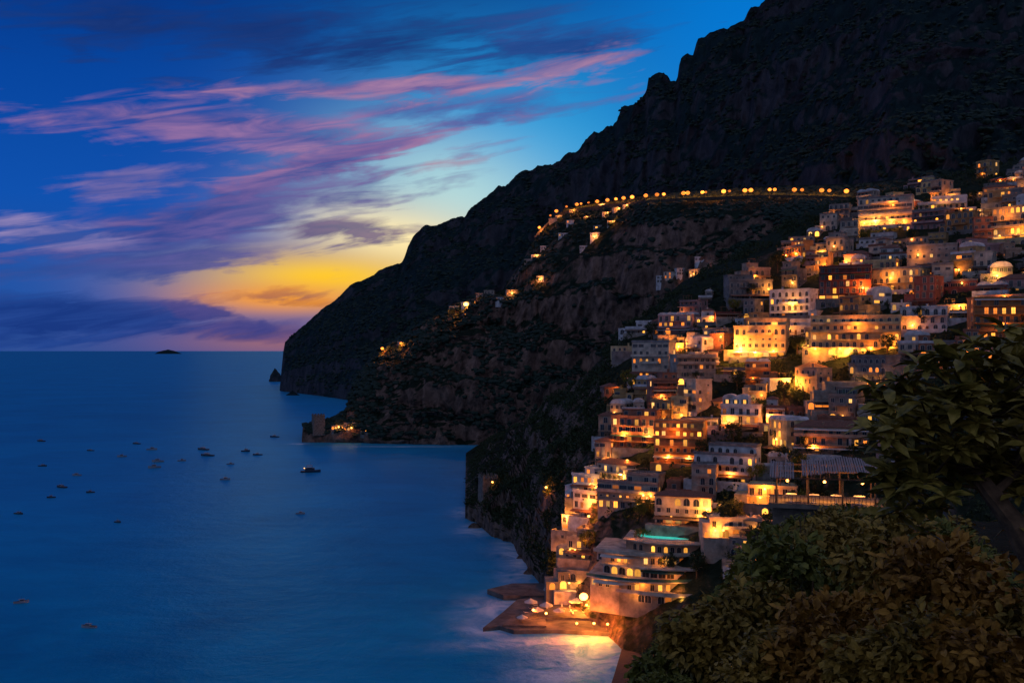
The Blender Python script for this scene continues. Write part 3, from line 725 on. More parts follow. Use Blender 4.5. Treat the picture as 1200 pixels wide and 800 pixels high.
for i in range(len(A_)-1):
    for k in range(4): Q.append((i*5+k,(i+1)*5+k,(i+1)*5+k+1,i*5+k+1))
ro_=addobj("road",npmesh("road",V,Q,[M_asph,M_rwall],False,[0 if k==3 else 1 for i in range(len(A_)-1) for k in range(4)]),kind='structure',label='coast road cut into the cliff with stone parapet',cat='road')
sb_=MB(); sb_.cyl(0,0,0,6.6,0.14,0.09,8); sb_.tube((0,0,6.5),(0,-1.1,6.9),0.07,0.06)
polem=sb_.mesh("pole",[M_iron])
def headmesh(r,mt):
    hb=MB(); hb.ball((0,-1.2,6.8),r,12,8,0,0.85); return hb.mesh("lamp_head",[mt])
HM=[headmesh(1.5,M_lamps),headmesh(2.4,M_lamps),headmesh(1.9,M_lamps)]; headm2=headmesh(0.9,M_lamp); headbig=headmesh(2.8,M_lampw)
def street_lamp(p,e=2500,group='street lamps along the coast road',lab='lit orange street lamp on the coast road',sc=1.0,hm=None,front=False,lc=(1,0.25,0.025)):
    o=addobj('street_lamp',None,p,-az_of(p),label=lab,cat='street lamp',group=group); o.scale=(sc,sc,sc)
    addobj('pole',polem,(0,0,0),0,o)
    addobj('lamp_head',hm or random.choice(HM),(0,0,0),0,o); plight('lamp_light',(0,-4.2,6.4) if front else (0,1.8,8),e,lc,0.6,o); return o
for px in [632,645,652,664,676,681,690,700,712,722,731,741,757,770,778,801,806,823,827,848,855,873,880,902,908,931,940,963,972,992]:
    f_=(px-628)/6; i=min(len(A_)-2,max(0,int(f_))); a=A_[i]+(A_[i+1]-A_[i])*(f_-i)
    street_lamp(Vector((a[0],a[1],a[2]+1.2)),random.uniform(5000,20000))
for (px,py) in [(546,357),(448,409),(470,403),(640,575),(656,655),(577,567),(1002,300),(868,412),(1140,420),(690,610),(735,545)]:
    far_=py<420 and px<700
    Ly=LB if far_ else LC
    street_lamp(Ly.find(px,py+6),(32000 if px==546 else 9000) if far_ else (600 if px==577 else 2200),'street lamps in the town','lit orange street lamp on the hillside',1.0 if far_ else 0.6,headbig if px==546 else (None if far_ else headm2),True)

# ---------------- towers
def tower(name,p,w,h,ang,label):
    root=bpy.data.objects.new(name,None); COL.objects.link(root); root.location=p; root.rotation_euler=(0,0,ang)
    b=MB(); k=len(b.v); a=w/2*1.12; c=w/2
    b.v+=[(-a,-a,-8),(a,-a,-8),(a,a,-8),(-a,a,-8),(-c,-c,h),(c,-c,h),(c,c,h),(-c,c,h)]
    for q in ((4,5,6,7),(0,1,5,4),(1,2,6,5),(2,3,7,6),(3,0,4,7)): b.f.append(tuple(k+i for i in q)); b.m.append(0)
    addobj('wall',b.mesh('wall',[M_stone]),(0,0,0),0,root)
    r=MB(); n=4; r.box(-c-.4,c+.4,-c-.4,c+.4,h,h+0.72)
    for i in range(n):
        x=-c-.38+(2*c+.8)*(i+.15)/n; x2=x+(2*c+.8)/n*0.62
        r.box(x,x2,-c-.38,-c+.2,h+0.7,h+2.2); r.box(x,x2,c-.2,c+.38,h+0.7,h+2.2)
        if 0<i<n-1: r.box(-c-.38,-c+.2,x,x2,h+.7,h+2.2); r.box(c-.2,c+.38,x,x2,h+.7,h+2.2)
    addobj('battlement',r.mesh('battlement',[M_stone]),(0,0,0),0,root)
    for (x,z) in [(-w*.2,h*.3),(w*.2,h*.62),(0,h*.8)]: 
        o=addobj('window',win_mesh('small',pick_lit(0.2)),(x,-c-(a-c)*(1-(z+1)/h)-0.1,z),0,root); o.scale=(1.3,1,1.3)
    root['label']=label; root['category']='tower'; return root
p=LB.find(373,500); p.z-=1; tower('watch_tower',p,12,13,-az_of(p)+.2,"square stone watch tower on rocky headland")
for i,(px,py,wd,fl) in enumerate([(397,503,16,1),(412,504,17,2),(432,505,18,1)]):
    p=LB.find(px,py); o=house(p,-az_of(p)-0.1,wd,9,fl,'grey stone',litp=0.5,detail=False,arc=True,fh=4,group='stone buildings beside the headland tower',label=f"low stone building with lit arches beside watch tower",setback=False)
    addobj('wall_lamp',lamp_mesh(),(0,0,3),0,o).scale=(2,2,2); plight('wall_lamp_light',(0,-4,4),1600,(1,0.28,0.035),parent=o)
p=LC.find(572,578); p.z-=2; o=tower('watch_tower',p,9,11,-az_of(p)+.3,"square stone tower on the rocky point below town"); plight('wall_lamp_light',(5,-8,1.5),150,parent=o)

# ---------------- pool hotel
p=P(770,690,351)
T=3.7; p.z=32.2-4*T
hr=bpy.data.objects.new('hotel',None); COL.objects.link(hr); hr.location=p; hr.rotation_euler=(0,0,-az_of(p)-0.12)
hr['label']="tiered seafront hotel with curved terraces and lit pool"; hr['category']='hotel'
def curve(x0,x1,y,bulge,n=14): return [(x0+(x1-x0)*i/n, y-bulge*math.sin(math.pi*i/n)) for i in range(n+1)]
TI=[(-12,20,-9,3,'grey stone'),(-23,14,-5,4.5,'beige'),(-19,21,-1,4.5,'white'),(-22,12,3,4.5,'cream'),(-12,20,7,5,'peach')]
for k,(x0,x1,y,bu,cc) in enumerate(TI):
    z0=(k-1)*T if k else -9; z1=k*T
    b=MB(); cv=curve(x0,x1,y,bu); b.prism(cv+[(x1,26),(x0,26)],z0 if k>1 else -9,z1-0.4); 
    addobj('wall',b.mesh('wall',[WM[cc]]),(0,0,0),0,hr)
    s2=MB(); cv2=curve(x0-1,x1+1,y-1.9,bu+.5); s2.prism(cv2+[(x1+1,26.5),(x0-1,26.5)],z1-0.4,z1)
    for i in range(len(cv2)-1):
        a,c=cv2[i],cv2[i+1]; 
        if k in(0,1,3): s2.poly([(a[0],a[1]+.02,z1),(c[0],c[1]+.02,z1),(c[0],c[1]+.02,z1+0.95),(a[0],a[1]+.02,z1+0.95)],1)
        else:
            s2.tube((a[0],a[1]+.05,z1+.95),(c[0],c[1]+.05,z1+.95),.05,.05,4)
            for q in (0,.33,.66): xx=a[0]+(c[0]-a[0])*q; yy=a[1]+(c[1]-a[1])*q; s2.box(xx-.03,xx+.03,yy+.02,yy+.08,z1,z1+.93)
    addobj('balcony',s2.mesh('balcony',[WM['cream'],M_green if k==1 else WM['cream']]),(0,0,0),0,hr)
    for i in range(len(cv)-1):
        a,c=cv[i],cv[i+1]; an=math.atan2(c[1]-a[1],c[0]-a[0])
        if random.random()<.2: continue
        o_=addobj('window',win_mesh(['bigarch','french','bigarch','french','arch'][k],pick_lit(0.35)),((a[0]+c[0])/2,(a[1]+c[1])/2,(z0 if k else -3.5)+0.15),an,hr); o_.scale=(1.1,1,1.0)
    if k in(2,3,1):
        xa=x0+(2 if k!=2 else 14); aw=MB(); cva=curve(xa,xa+15,y-0.6*bu,bu*0.4,6); 
        for i in range(6):
            a,c=cva[i],cva[i+1]; aw.poly([(a[0],a[1]-2.8,z0+2.2),(c[0],c[1]-2.8,z0+2.2),(c[0],c[1]-.1,z0+2.9),(a[0],a[1]-.1,z0+2.9)])
        addobj('awning',aw.mesh('awning',[M_green if k==2 else M_canv]),(0,0,0),0,hr)
for x,y,z,e in [(-6,-13,-1,900),(10,-14,-1,900),(-17,-9,2.2,350),(-4,-11,2.2,700),(8,-11,2.2,600),(-10,-7,5.8,250),(6,-7.5,5.8,500),(17,-4,5.8,700),(-14,-2,9.5,350),(2,-3,9.5,500),(18,8,16,300),(-10,6,16,300)]: plight('wall_lamp_light',(x,y,z),e,parent=hr)
zt=4*T
b=MB(); cp=[(2.5+10.5*math.cos(a)*(1+0.12*math.cos(2*a)),12.6+6.0*math.sin(a)) for a in np.linspace(0,2*math.pi,29)[:-1]]
b.prism(cp,zt,zt+.35,0); cpi=[(2.5+(x-2.5)*.95,12.6+(y-12.6)*.93) for x,y in cp]; b.prism(cpi,zt+.35,zt+.4,1)
m,t,bb=newmat("lit_pool_water"); n_=NOISE(t,texco(t),1.2,3,0.5,1.0); t.links.new(RAMP(t,n_,[(0.3,(0.0,0.42,0.36,1)),(0.7,(0.10,0.8,0.6,1))]),bb.inputs['Emission Color']); bb.inputs['Emission Strength'].default_value=0.75; bb.inputs['Base Color'].default_value=(0,0.2,0.2,1)
addobj('swimming_pool',b.mesh('swimming_pool',[WM['white'],m]),(0,0,0),0,hr)

# ---------------- pier
def wz(px,py,z): d=(H-z)*F/(py-HY); return ((px-600)/F*d,d)
b=MB(); b.prism([wz(566,735,1.4),wz(585,733,1.4),wz(602,738,1.4),wz(650,737,1.4),wz(722,741,1.4),wz(735,700,1.4),wz(650,694,1.4),wz(606,702,1.4),wz(590,716,1.4)],-4,1.4)
b.prism([wz(612,722,2.2),wz(700,724,2.2),wz(705,703,2.2),wz(630,703,2.2)],1.404,2.2)
b.prism([wz(588,732,1.9),wz(640,733,1.9),wz(640,724,1.9),wz(598,724,1.9)],1.404,1.9)
addobj('bathing_pier',b.mesh('bathing_pier',[M_conc]),label='low concrete bathing pier with raised deck over water',cat='pier')
b=MB(); b.prism([wz(571,690,2.0),wz(590,697,2.0),wz(700,699,2.0),wz(705,682,2.0),wz(600,683,2.0)],-4,2.0)
addobj('stone_jetty',b.mesh('stone_jetty',[M_conc]),label='narrow stone jetty at the foot of the cliff',cat='pier')
ucan=MB(); 
n=8
for i in range(n):
    a=2*math.pi*i/n;c=2*math.pi*(i+1)/n; ucan.poly([(2.6*math.cos(a),2.6*math.sin(a),2.4),(2.6*math.cos(c),2.6*math.sin(c),2.4),(0,0,3.7)]); ucan.poly([(2.6*math.cos(a),2.6*math.sin(a),2.4),(2.6*math.cos(a),2.6*math.sin(a),2.15),(2.6*math.cos(c),2.6*math.sin(c),2.15),(2.6*math.cos(c),2.6*math.sin(c),2.4)])
ucm=ucan.mesh('canopy',[M_canv]); upo=MB(); upo.cyl(0,0,0,3.6,.06); upo.cyl(0,0,0,.12,.4); upm=upo.mesh('pole',[M_wood])
for (px,py,z,s) in [(648,700,2.0,1.5),(662,699,2.0,1.8),(676,712,2.2,1.1),(640,716,2.2,1.0),(622,712,2.2,1.0),(694,716,2.2,1.1),(655,722,2.2,0.9),(630,721,2.2,.9),(612,729,1.9,.8)]:
    x,y=wz(px,py,z); o=addobj('parasol',None,(x,y,z),random.random(),label='open white canvas parasol on the bathing pier',cat='parasol',group='parasols on the bathing pier'); o.scale=(s,s,s)
    addobj('canopy',ucm,(0,0,0),0,o); addobj('pole',upm,(0,0,0),0,o)
lng=MB(); lng.box(-.32,.32,-.2,1.2,.3,.38); lng.poly([(-.32,1.2,.38),(.32,1.2,.38),(.32,1.75,.85),(-.32,1.75,.85)])
for x in(-.28,.24):
    for y in (-.15,1.1): lng.box(x,x+.05,y,y+.05,0,.3)
lm=lng.mesh('sun_lounger',[M_canv])
for i in range(26):
    px=random.uniform(615,712);py=random.uniform(707,721); x,y=wz(px,py,2.2); addobj('sun_lounger',lm,(x,y,2.205),random.choice([0,1.57])+random.uniform(-.1,.1),label='white sun lounger on the raised pier deck',cat='sun lounger',group='sun loungers on the pier deck')
x,y=wz(684,716,2.2); street_lamp(Vector((x,y,2.2)),20000,'street lamps in the town','bright lamp on the bathing pier',0.85,headmesh(1.9,M_lamp),True)
for (px,py,e) in [(668,712,2500),(640,726,1800),(676,738,6500),(625,722,1200),(696,738,8500),(712,739,4000)]:  # front-edge lamps are added to strengthen the orange reflection on the water
    x,y=wz(px,py,2.2); street_lamp(Vector((x,y,1.4)),e,'street lamps in the town','small bathing pier lamp, front-edge ones added for reflection',0.5,headm2,True,(1,.2,.02))
V=[];Q=[]
for i,(px,py) in enumerate([(726,741),(720,765),(712,790),(698,830),(670,900)]):
    x,y=wz(px,py,0); V+=[(x-1,y,-0.4),(x+6,y+1,0.5),(x+45,y+4,4)]
for i in range(4):
    for k in range(2): Q.append((i*3+k,(i+1)*3+k,(i+1)*3+k+1,i*3+k+1))
addobj('beach',npmesh('beach',V,Q,[plain("dark_sand",(0.05,0.042,0.036),0.95,0.3,0.8,0.4)],True),kind='structure',label='dark grey sand beach',cat='beach')

# ---------------- boats
M_hw=plain("white_boat_paint",(0.3,0.32,0.36),0.4,0.1,1,0); M_hd=plain("dark_boat_paint",(0.03,0.05,0.09),0.4,0.2,1,0)
def boat_parts(L,Wd,sail=False):
    b=MB(); ns=9
    st=[]
    for i in range(ns):
        t=i/(ns-1); x=-L/2+L*t; hw=Wd/2*(0.85+0.15*math.sin(t*math.pi))*(1-max(0,(t-0.5)/0.5)**2.2); sh=0.9+0.7*t*t
        hw=max(hw,0.03)
        st.append([(x,-hw,sh),(x,-hw*0.8,0.1),(x,0,-0.4),(x,hw*0.8,0.1),(x,hw,sh)])
    for s in st: b.v+=s
    for i in range(ns-1):
        for j in range(4): b.f.append((i*5+j,i*5+j+1,(i+1)*5+j+1,(i+1)*5+j)); b.m.append(0)
        b.f.append((i*5+4,i*5,(i+1)*5,(i+1)*5+4)); b.m.append(1)
    b.f.append((0,4,3,2,1)); b.m.append(0)
    return b
bt=[]
for (L,Wd,mt) in [(8,2.7,M_hw),(10,3.2,M_hd),(7,2.4,M_hd)]:
    hull=boat_parts(L,Wd).mesh('hull',[mt,M_wood])
    c=MB(); c.box(-L*.12,L*.2,-Wd*.3,Wd*.3,1.0,2.1); c.box(-L*.2,L*.22,-Wd*.34,Wd*.34,2.1,2.2); cab=c.mesh('cabin',[M_hw])
    g=MB(); g.box(L*.2+.003,L*.2+.04,-Wd*.26,Wd*.26,1.5,2.0); g.box(-L*.08,L*.17,-Wd*.3-.04,-Wd*.3-.003,1.5,2.0); g.box(-L*.08,L*.17,Wd*.3+.003,Wd*.3+.04,1.5,2.0); gl=g.mesh('window',[M_dark])
    ms=MB(); ms.cyl(0,0,2.2,4.0,.06,.04,6); mm=ms.mesh('mast',[M_iron])
    bt.append((hull,cab,gl,mm))
bpos=[(48,517),(106,528),(143,535),(178,527),(185,541),(181,548),(213,540),(238,527),(243,534),(288,529),(302,533),(264,562),(270,544),(352,602),(138,612),(106,577),(72,571),(60,583),(22,602),(104,735),(50,546),(90,557),(322,512),(25,706),(160,520)]
for i,(px,py) in enumerate(bpos):
    d=H*F/(py-HY); k=random.choice([0,1,2]); s=random.uniform(.75,1.1) if py<600 else 0.7
    if i in(3,4,5,7,8,9): s=1.3
    hull,cab,gl,mm=bt[k]
    o=addobj('motor_boat',None,((px-600)/F*d,d,0),random.uniform(-.5,.5)+random.choice([0,math.pi]),label=['small white motor boat moored on calm sea','dark hulled cabin boat moored on calm sea','small dark motor boat moored on calm sea'][k],cat='boat',group='boats moored in the bay'); o.scale=(s,s,s)
    for nme,me in (('hull',hull),('cabin',cab),('window',gl),('mast',mm)): addobj(nme,me,(0,0,0),0,o)
d=H*F/(553-HY); o=addobj('motor_yacht',None,((364-600)/F*d,d,0),0.15,label='larger dark motor yacht with lit stern lamp on calm sea',cat='boat',group='boats moored in the bay'); o.scale=(1.3,1.3,1.3)
addobj('hull',boat_parts(12.5,4).mesh('hull',[M_hd,M_wood]),(0,0,0),0,o)
c=MB(); c.box(-3.5,2.5,-1.4,1.4,1.0,2.8); c.box(-2.5,1.2,-1.2,1.2,2.8,3.1); c.box(-2.4,1.1,-1.2,1.2,4.2,4.35)
for x in(-2.3,1.0):
    for y in(-1.1,1.1): c.box(x-.05,x+.05,y-.05,y+.05,3.1,4.2)
addobj('cabin',c.mesh('cabin',[M_hd]),(0,0,0),0,o)
c=MB(); c.box(-3,2,-1.44,-1.403,1.7,2.4); addobj('window',c.mesh('window',[M_dark]),(0,0,0),0,o)
c=MB(); c.cyl(0,0,4.3,6.5,.06,.04,6); addobj('mast',c.mesh('mast',[M_iron]),(0,0,0),0,o)
c=MB(); c.ball((-3.9,0,2.6),0.3,8,5); addobj('lamp',c.mesh('lamp',[M_lampw]),(0,0,0),0,o)
plight('boat_light',(-4.5,-1,3),15,parent=o)

# ---------------- vegetation
def leafmat(name,c1,c2,rough=.6):
    m,t,b=newmat(name); v=texco(t); 
    t.links.new(RAMP(t,M(t,'ADD',M(t,'MULTIPLY',NOISE(t,v,2.2,3,0.6),.6),M(t,'MULTIPLY',NOISE(t,v,17,2,0.6),.4)),[(0.38,c1+(1,)),(0.62,c2+(1,))]),b.inputs['Base Color']); b.inputs['Roughness'].default_value=rough; b.inputs['Specular IOR Level'].default_value=0.2
    return m
ML_far=leafmat("scrub_leaves",(0.010,0.024,0.018),(0.03,0.055,0.036))
ML_g=leafmat("warm_lit_green_leaves",(0.05,0.07,0.01),(0.27,0.24,0.04))  # near shrub leaf colours, this and next two, have warm lamplight painted in
ML_o=leafmat("warm_lit_olive_leaves",(0.12,0.085,0.01),(0.44,0.27,0.045))
ML_r=leafmat("warm_lit_golden_leaves",(0.16,0.07,0.008),(0.48,0.24,0.035))
M_bark=plain("bark",(0.17,0.10,0.05),0.95,0.5,7,1.0)
g=(1+5**.5)/2
IV=np.array([(-1,g,0),(1,g,0),(-1,-g,0),(1,-g,0),(0,-1,g),(0,1,g),(0,-1,-g),(0,1,-g),(g,0,-1),(g,0,1),(-g,0,-1),(-g,0,1)])/1.9
IF=np.array([(0,11,5),(0,5,1),(0,1,7),(0,7,10),(0,10,11),(1,5,9),(5,11,4),(11,10,2),(10,7,6),(7,1,8),(3,9,4),(3,4,2),(3,2,6),(3,6,8),(3,8,9),(4,9,5),(2,4,11),(6,2,10),(8,6,7),(9,8,1)])
def scatter(layer,n,r0,r1,slope_max,pxr,name,label,zmin=6,thr=.55,bare=None):
    Vv=np.stack([(layer.PX[:,None]-600)/F*layer.D,layer.D,layer.Z],-1)
    jm=layer.nf+layer.nv-3
    i=rng.integers(1,len(layer.PX)-1,n*6); j=rng.integers(layer.nf,jm,n*6)
    pt=Vv[i,j]; t1=Vv[i+1,j]-Vv[i-1,j]; t2=Vv[i,j+1]-Vv[i,j-1]; nn_=np.cross(t1,t2); nz=np.abs(nn_[:,2])/np.maximum(np.linalg.norm(nn_,axis=1),1e-6)
    cl=fbm(pt/60+5,3)
    ok=(nz>slope_max)&(pt[:,2]>zmin)&(layer.PX[i]>pxr[0])&(layer.PX[i]<pxr[1])&(cl+rng.random(len(cl))*0.25>thr)
    if bare is not None: ok&=~(bare(layer.PX[i],layer.PY[i,j])&(rng.random(len(cl))<.8))
    pt=pt[ok][:n]; n=len(pt)
    R=rng.uniform(r0,r1,n)
    pt=pt-np.array([0,0,1])*R[:,None]*0.25+rng.normal(0,r1*.4,(n,3))*np.array([1,0,0])
    V=IV[None]*(R[:,None,None]*rng.uniform(0.55,1.3,(n,12,1)))*np.array([1.15,1.15,0.8])+pt[:,None,:]
    Fc=IF[None]+(np.arange(n)*12)[:,None,None]
    addobj(name,npmesh(name,V.reshape(-1,3),Fc.reshape(-1,3),[ML_far],False),kind='stuff',label=label,cat='woodland')
scatter(LA,15000,2.0,5.0,0.35,(335,1300),"mountain_woodland","dark scrub woodland covering the mountain",6,.52)
scatter(LB,14000,1.5,3.8,0.42,(360,1200),"cliff_scrub","dark scrub and trees on the cliff hillside",8,.52,bare=lambda p,q:((p>655)&(p<870)&(q>262)&(q<400))|((p>440)&(p<560)&(q>420)&(q<505)))
def intown(px,py):
    L=np.interp(py,[a for a,b in left],[b for a,b in left]); return (px>L+5)&(py>215)&(py<690)
def leafverts(cent,dirs,ups,ln,wd,fold=0.25):
    d=dirs/np.linalg.norm(dirs,axis=1,keepdims=True); s=np.cross(d,ups); s/=np.maximum(np.linalg.norm(s,axis=1,keepdims=True),1e-6); u=np.cross(s,d)
    L=ln[:,None]; W=wd[:,None]
    b0=cent; mid=cent+d*L*.55; tip=cent+d*L-u*L*0.15
    l=mid-s*W*.5+u*W*fold; r=mid+s*W*.5+u*W*fold
    V=np.stack([b0,l,mid,r,tip],1); n=len(cent); k=(np.arange(n)*5)[:,None]
    Q=np.concatenate([k+np.array([[0,2,4,1]]),k+np.array([[0,3,4,2]])])
    return V.reshape(-1,3),Q
def leafbig(cent,dirs,ups,ln,wd,droop=0.3,fold=.15):
    d=dirs/np.linalg.norm(dirs,axis=1,keepdims=True); s=np.cross(d,ups); s/=np.maximum(np.linalg.norm(s,axis=1,keepdims=True),1e-6); u=np.cross(s,d)
    L=ln[:,None]; W=wd[:,None]; out=[cent]
    for tt,ww in ((.33,.85),(.68,1.0)):
        c=cent+d*L*tt-u*L*droop*tt*tt; out+=[c-s*W*ww*.5+u*W*fold,c,c+s*W*ww*.5+u*W*fold]
    out.append(cent+d*L-u*L*droop)
    V=np.stack(out,1); n=len(cent); k=(np.arange(n)*8)[:,None]
    T_=[(0,2,1),(0,3,2),(1,2,5),(1,5,4),(2,3,6),(2,6,5),(4,5,7),(5,6,7)]
    Q=np.concatenate([k+np.array([t_]) for t_ in T_]); return V.reshape(-1,3),Q
def crown(name,n,nclump,rad,size,mat,seed,asp=0.45,squash=0.85,cr=0.3,big=False):
    r=np.random.default_rng(seed)
    c=r.normal(0,1,(nclump,3)); c/=np.linalg.norm(c,axis=1,keepdims=True); c*=(r.uniform(0.3,1.05,nclump)**0.6)[:,None]; c[:,2]*=squash
    c*=rad
    crs=r.uniform(.55,1.25,nclump)*cr
    w_=r.integers(0,nclump,n); off=r.normal(0,1,(n,3)); off/=np.linalg.norm(off,axis=1,keepdims=True); off*=(r.random(n)**0.35*crs[w_])[:,None]*rad
    p=c[w_]+off; dirs=off/rad*1.2+c[w_]/rad*0.3+r.normal(0,0.35,(n,3))+np.array([0,0,-.05])
    ups=off/rad*2+r.normal(0,0.4,(n,3))+np.array([0,0,.8])
    fn=leafbig if big else leafverts
    V,Q=fn(p,dirs,ups,r.uniform(.6,1.4,n)*size,r.uniform(.7,1.2,n)*size*asp)
    return npmesh(name,V,Q,[mat],False)
Vv=np.stack([(LC.PX[:,None]-600)/F*LC.D,LC.D,LC.Z],-1); n=4600
i=rng.integers(1,len(LC.PX)-1,n*8); j=rng.integers(LC.nf,LC.nf+LC.nv+4,n*8); pt=Vv[i,j]; PXi=LC.PX[i]; PYi=LC.PY[i,j]
t1=Vv[i+1,j]-Vv[i-1,j]; t2=Vv[i,j+1]-Vv[i,j-1]; nn_=np.cross(t1,t2); nz=np.abs(nn_[:,2])/np.maximum(np.linalg.norm(nn_,axis=1),1e-6)
cl=fbm(pt/22+3,3)+rng.random(len(pt))*.15
ok=(pt[:,2]>7)&(PXi<1260)&(((~intown(PXi,PYi))&(cl>.54))|(rng.random(len(PXi))<0.10))&(nz>0.5)&~((PXi>660)&(PXi<850)&(PYi>610))
pt=pt[ok][:n]; n=len(pt); K=26
R=rng.uniform(1.0,2.6,n); o3=rng.normal(0,1,(n,K,3)); o3/=np.linalg.norm(o3,axis=2,keepdims=True)
cent=(pt[:,None,:]+o3*R[:,None,None]*rng.uniform(.5,1,(n,K,1))+np.array([0,0,0.3])).reshape(-1,3)
V,Q=leafverts(cent,o3.reshape(-1,3)+rng.normal(0,.6,(n*K,3)),rng.normal(0,1,(n*K,3)),np.full(n*K,1.2),np.full(n*K,.9))
ML_t=leafmat("hillside_leaves",(0.018,0.034,0.012),(0.06,0.078,0.03))
addobj("hillside_shrubbery",npmesh("hillside_shrubbery",V,Q,[ML_t],False),kind='stuff',label='dense green shrubbery between the houses',cat='shrubs')
tv=[]
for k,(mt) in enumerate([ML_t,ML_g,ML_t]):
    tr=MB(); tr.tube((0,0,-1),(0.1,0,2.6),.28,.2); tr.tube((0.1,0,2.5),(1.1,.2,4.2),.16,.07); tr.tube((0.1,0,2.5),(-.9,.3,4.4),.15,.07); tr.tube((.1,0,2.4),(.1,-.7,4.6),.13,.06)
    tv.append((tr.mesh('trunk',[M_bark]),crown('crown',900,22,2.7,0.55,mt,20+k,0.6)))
random.shuffle(TREESPOTS)
for k,(px,py) in enumerate(TREESPOTS[:70]):
    p=LC.find(px,py); a,b_=random.choice(tv); s=random.uniform(.8,1.4)
    o=addobj('garden_tree',None,p,random.uniform(0,6),label='leafy green garden tree between hillside houses',cat='tree',group='garden trees among the houses'); o.scale=(s,s,s*random.uniform(.9,1.2))
    addobj('trunk',a,(0,0,0),0,o); addobj('crown',b_,(0,0,4.6),0,o)

# ---------------- pergola restaurant
pr=addobj('pergola',None,(29.8,95,85.7),-0.27,label='wooden pergola with reed roof over lit restaurant terrace',cat='pergola'); pr.scale=(.85,.85,.85)
b=MB(); b.box(-6,6,-3.2,4,-0.5,0); b.box(-5.6,5.6,-1.5,3.8,-7,-0.5); 
for x in np.linspace(-5.9,5.8,30): b.box(x,x+.05,-3.15,-3.1,0,.9,1)
b.box(-6,6,-3.2,-3.1,.9,.97,1)
addobj('terrace',b.mesh('terrace',[M_stone,M_wood]),(0,0,0),0,pr)
for x in (-5.2,-1.8,1.8,5.2):
    for y in (-2.7,3.4): 
        b=MB(); b.cyl(0,0,0,2.7+(y+2.7)*0.14,.10,.08,8); addobj('post',b.mesh('post',[M_wood]),(x,y,0),0,pr)
b=MB()
for y in (-2.7,0.4,3.4): b.box(-5.6,5.6,y-.08,y+.08,2.7+(y+2.7)*.14,2.85+(y+2.7)*.14)
for x in np.linspace(-5.4,5.4,12): b.tube((x,-3.3,2.83),(x,3.8,3.85),.05,.05,5)
addobj('rafter',b.mesh('rafter',[M_wood]),(0,0,0),0,pr)
m,t,bb=newmat("reed_roof"); wv=t.nodes.new('ShaderNodeTexWave'); t.links.new(texco(t),wv.inputs[0]); wv.inputs['Scale'].default_value=3.0; wv.inputs['Distortion'].default_value=1.5
t.links.new(RAMP(t,wv.outputs[0],[(0.1,(0.2,0.16,0.14,1)),(0.8,(0.6,0.5,0.47,1))]),bb.inputs['Base Color']); bb.inputs['Roughness'].default_value=.9; bump(t,bb,wv.outputs[0],.6,.1)
b=MB()
nx=44
for i in range(nx):
    x0=-5.9+11.8*i/nx; x1=x0+11.8/nx*0.7; 
    if -3.3<x0<-2.6: continue
    hi=0.0 if x0<-2.6 else 0.2+0.6*math.sin((x0+2.6)/8.5*math.pi)
    dz=hi+random.uniform(-.06,.06); yf=-3.6+random.uniform(-.8,.6); yb=3.9+random.uniform(-.3,.3)
    b.poly([(x0,yf,2.95+dz),(x1,yf,2.97+dz),(x1,yb,3.85+dz),(x0,yb,3.85+dz)]); b.poly([(x0,yf,2.95+dz),(x0,yf,2.85+dz),(x1,yf,2.85+dz),(x1,yf,2.95+dz)])
addobj('roof',b.mesh('roof',[m]),(0,0,0),0,pr)
for x in (-4,0,4): 
    b=MB(); b.cyl(0,0,0.15,0.6,.015,.015,5); b.ball((0,0,0),.16,8,5,1); addobj('lamp',b.mesh('lamp',[M_iron,M_lamp]),(x,-.5,2.2),0,pr)
for x in(-4,0,4): plight('lamp_light',(x,-.9,1.8),260,(1,.36,.06),.2,pr)
tb=MB(); tb.cyl(0,0,0.7,0.75,.55,.55,10); tb.cyl(0,0,0,.7,.05,.05,6); tb.cyl(0,0,0,.04,.3,.3,8); tbm=tb.mesh('table',[M_canv])
for x in(-3.6,-1.2,1.2,3.6): 
    a_=-0.27; lx,ly=x*.85,-1.6*.85
    addobj('restaurant_table',tbm,(29.8+lx*math.cos(a_)-ly*math.sin(a_),95+lx*math.sin(a_)+ly*math.cos(a_),85.7),0,label='round white restaurant table under the pergola',cat='table',group='tables under the pergola')

# ---------------- near plants
shr=[(818,792,14,.85,0),(874,757,13,1.0,1),(935,717,14,1.15,0),(1000,692,15,1.1,1),(1065,705,12,1.0,1),(1125,735,11,1.0,2),(1215,775,11,1.1,0),(915,812,10,.75,1),(990,792,9.5,.75,2),(1090,802,8.5,.75,1),(1185,822,8,.75,2),(1265,790,10,1.0,1),(778,825,12,.5,0),(916,662,24,1.05,0),(968,647,22,1.05,1),(1080,650,18,1.1,1),(900,712,22,.9,0),(1030,645,24,1.25,0),(864,737,20,.75,0),(808,778,20,.6,1),(1110,675,15,.9,0),(990,640,30,1.35,0),(935,640,34,1.35,0),(1045,630,34,1.4,1)]
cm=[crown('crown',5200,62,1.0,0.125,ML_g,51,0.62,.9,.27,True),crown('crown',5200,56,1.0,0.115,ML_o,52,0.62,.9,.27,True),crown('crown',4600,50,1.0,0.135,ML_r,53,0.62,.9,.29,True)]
sm=MB()
for k in range(7):
    a=k*0.9; sm.tube((0,0,-1.6),(.55*math.cos(a),.55*math.sin(a),.2),.03,.012,5)
smm=sm.mesh('stem',[M_bark])
labs=['dense dark green leafy shrub on the bank','olive leafy shrub on the bank with painted warm light','leafy shrub on the bank turned golden by painted lamplight']
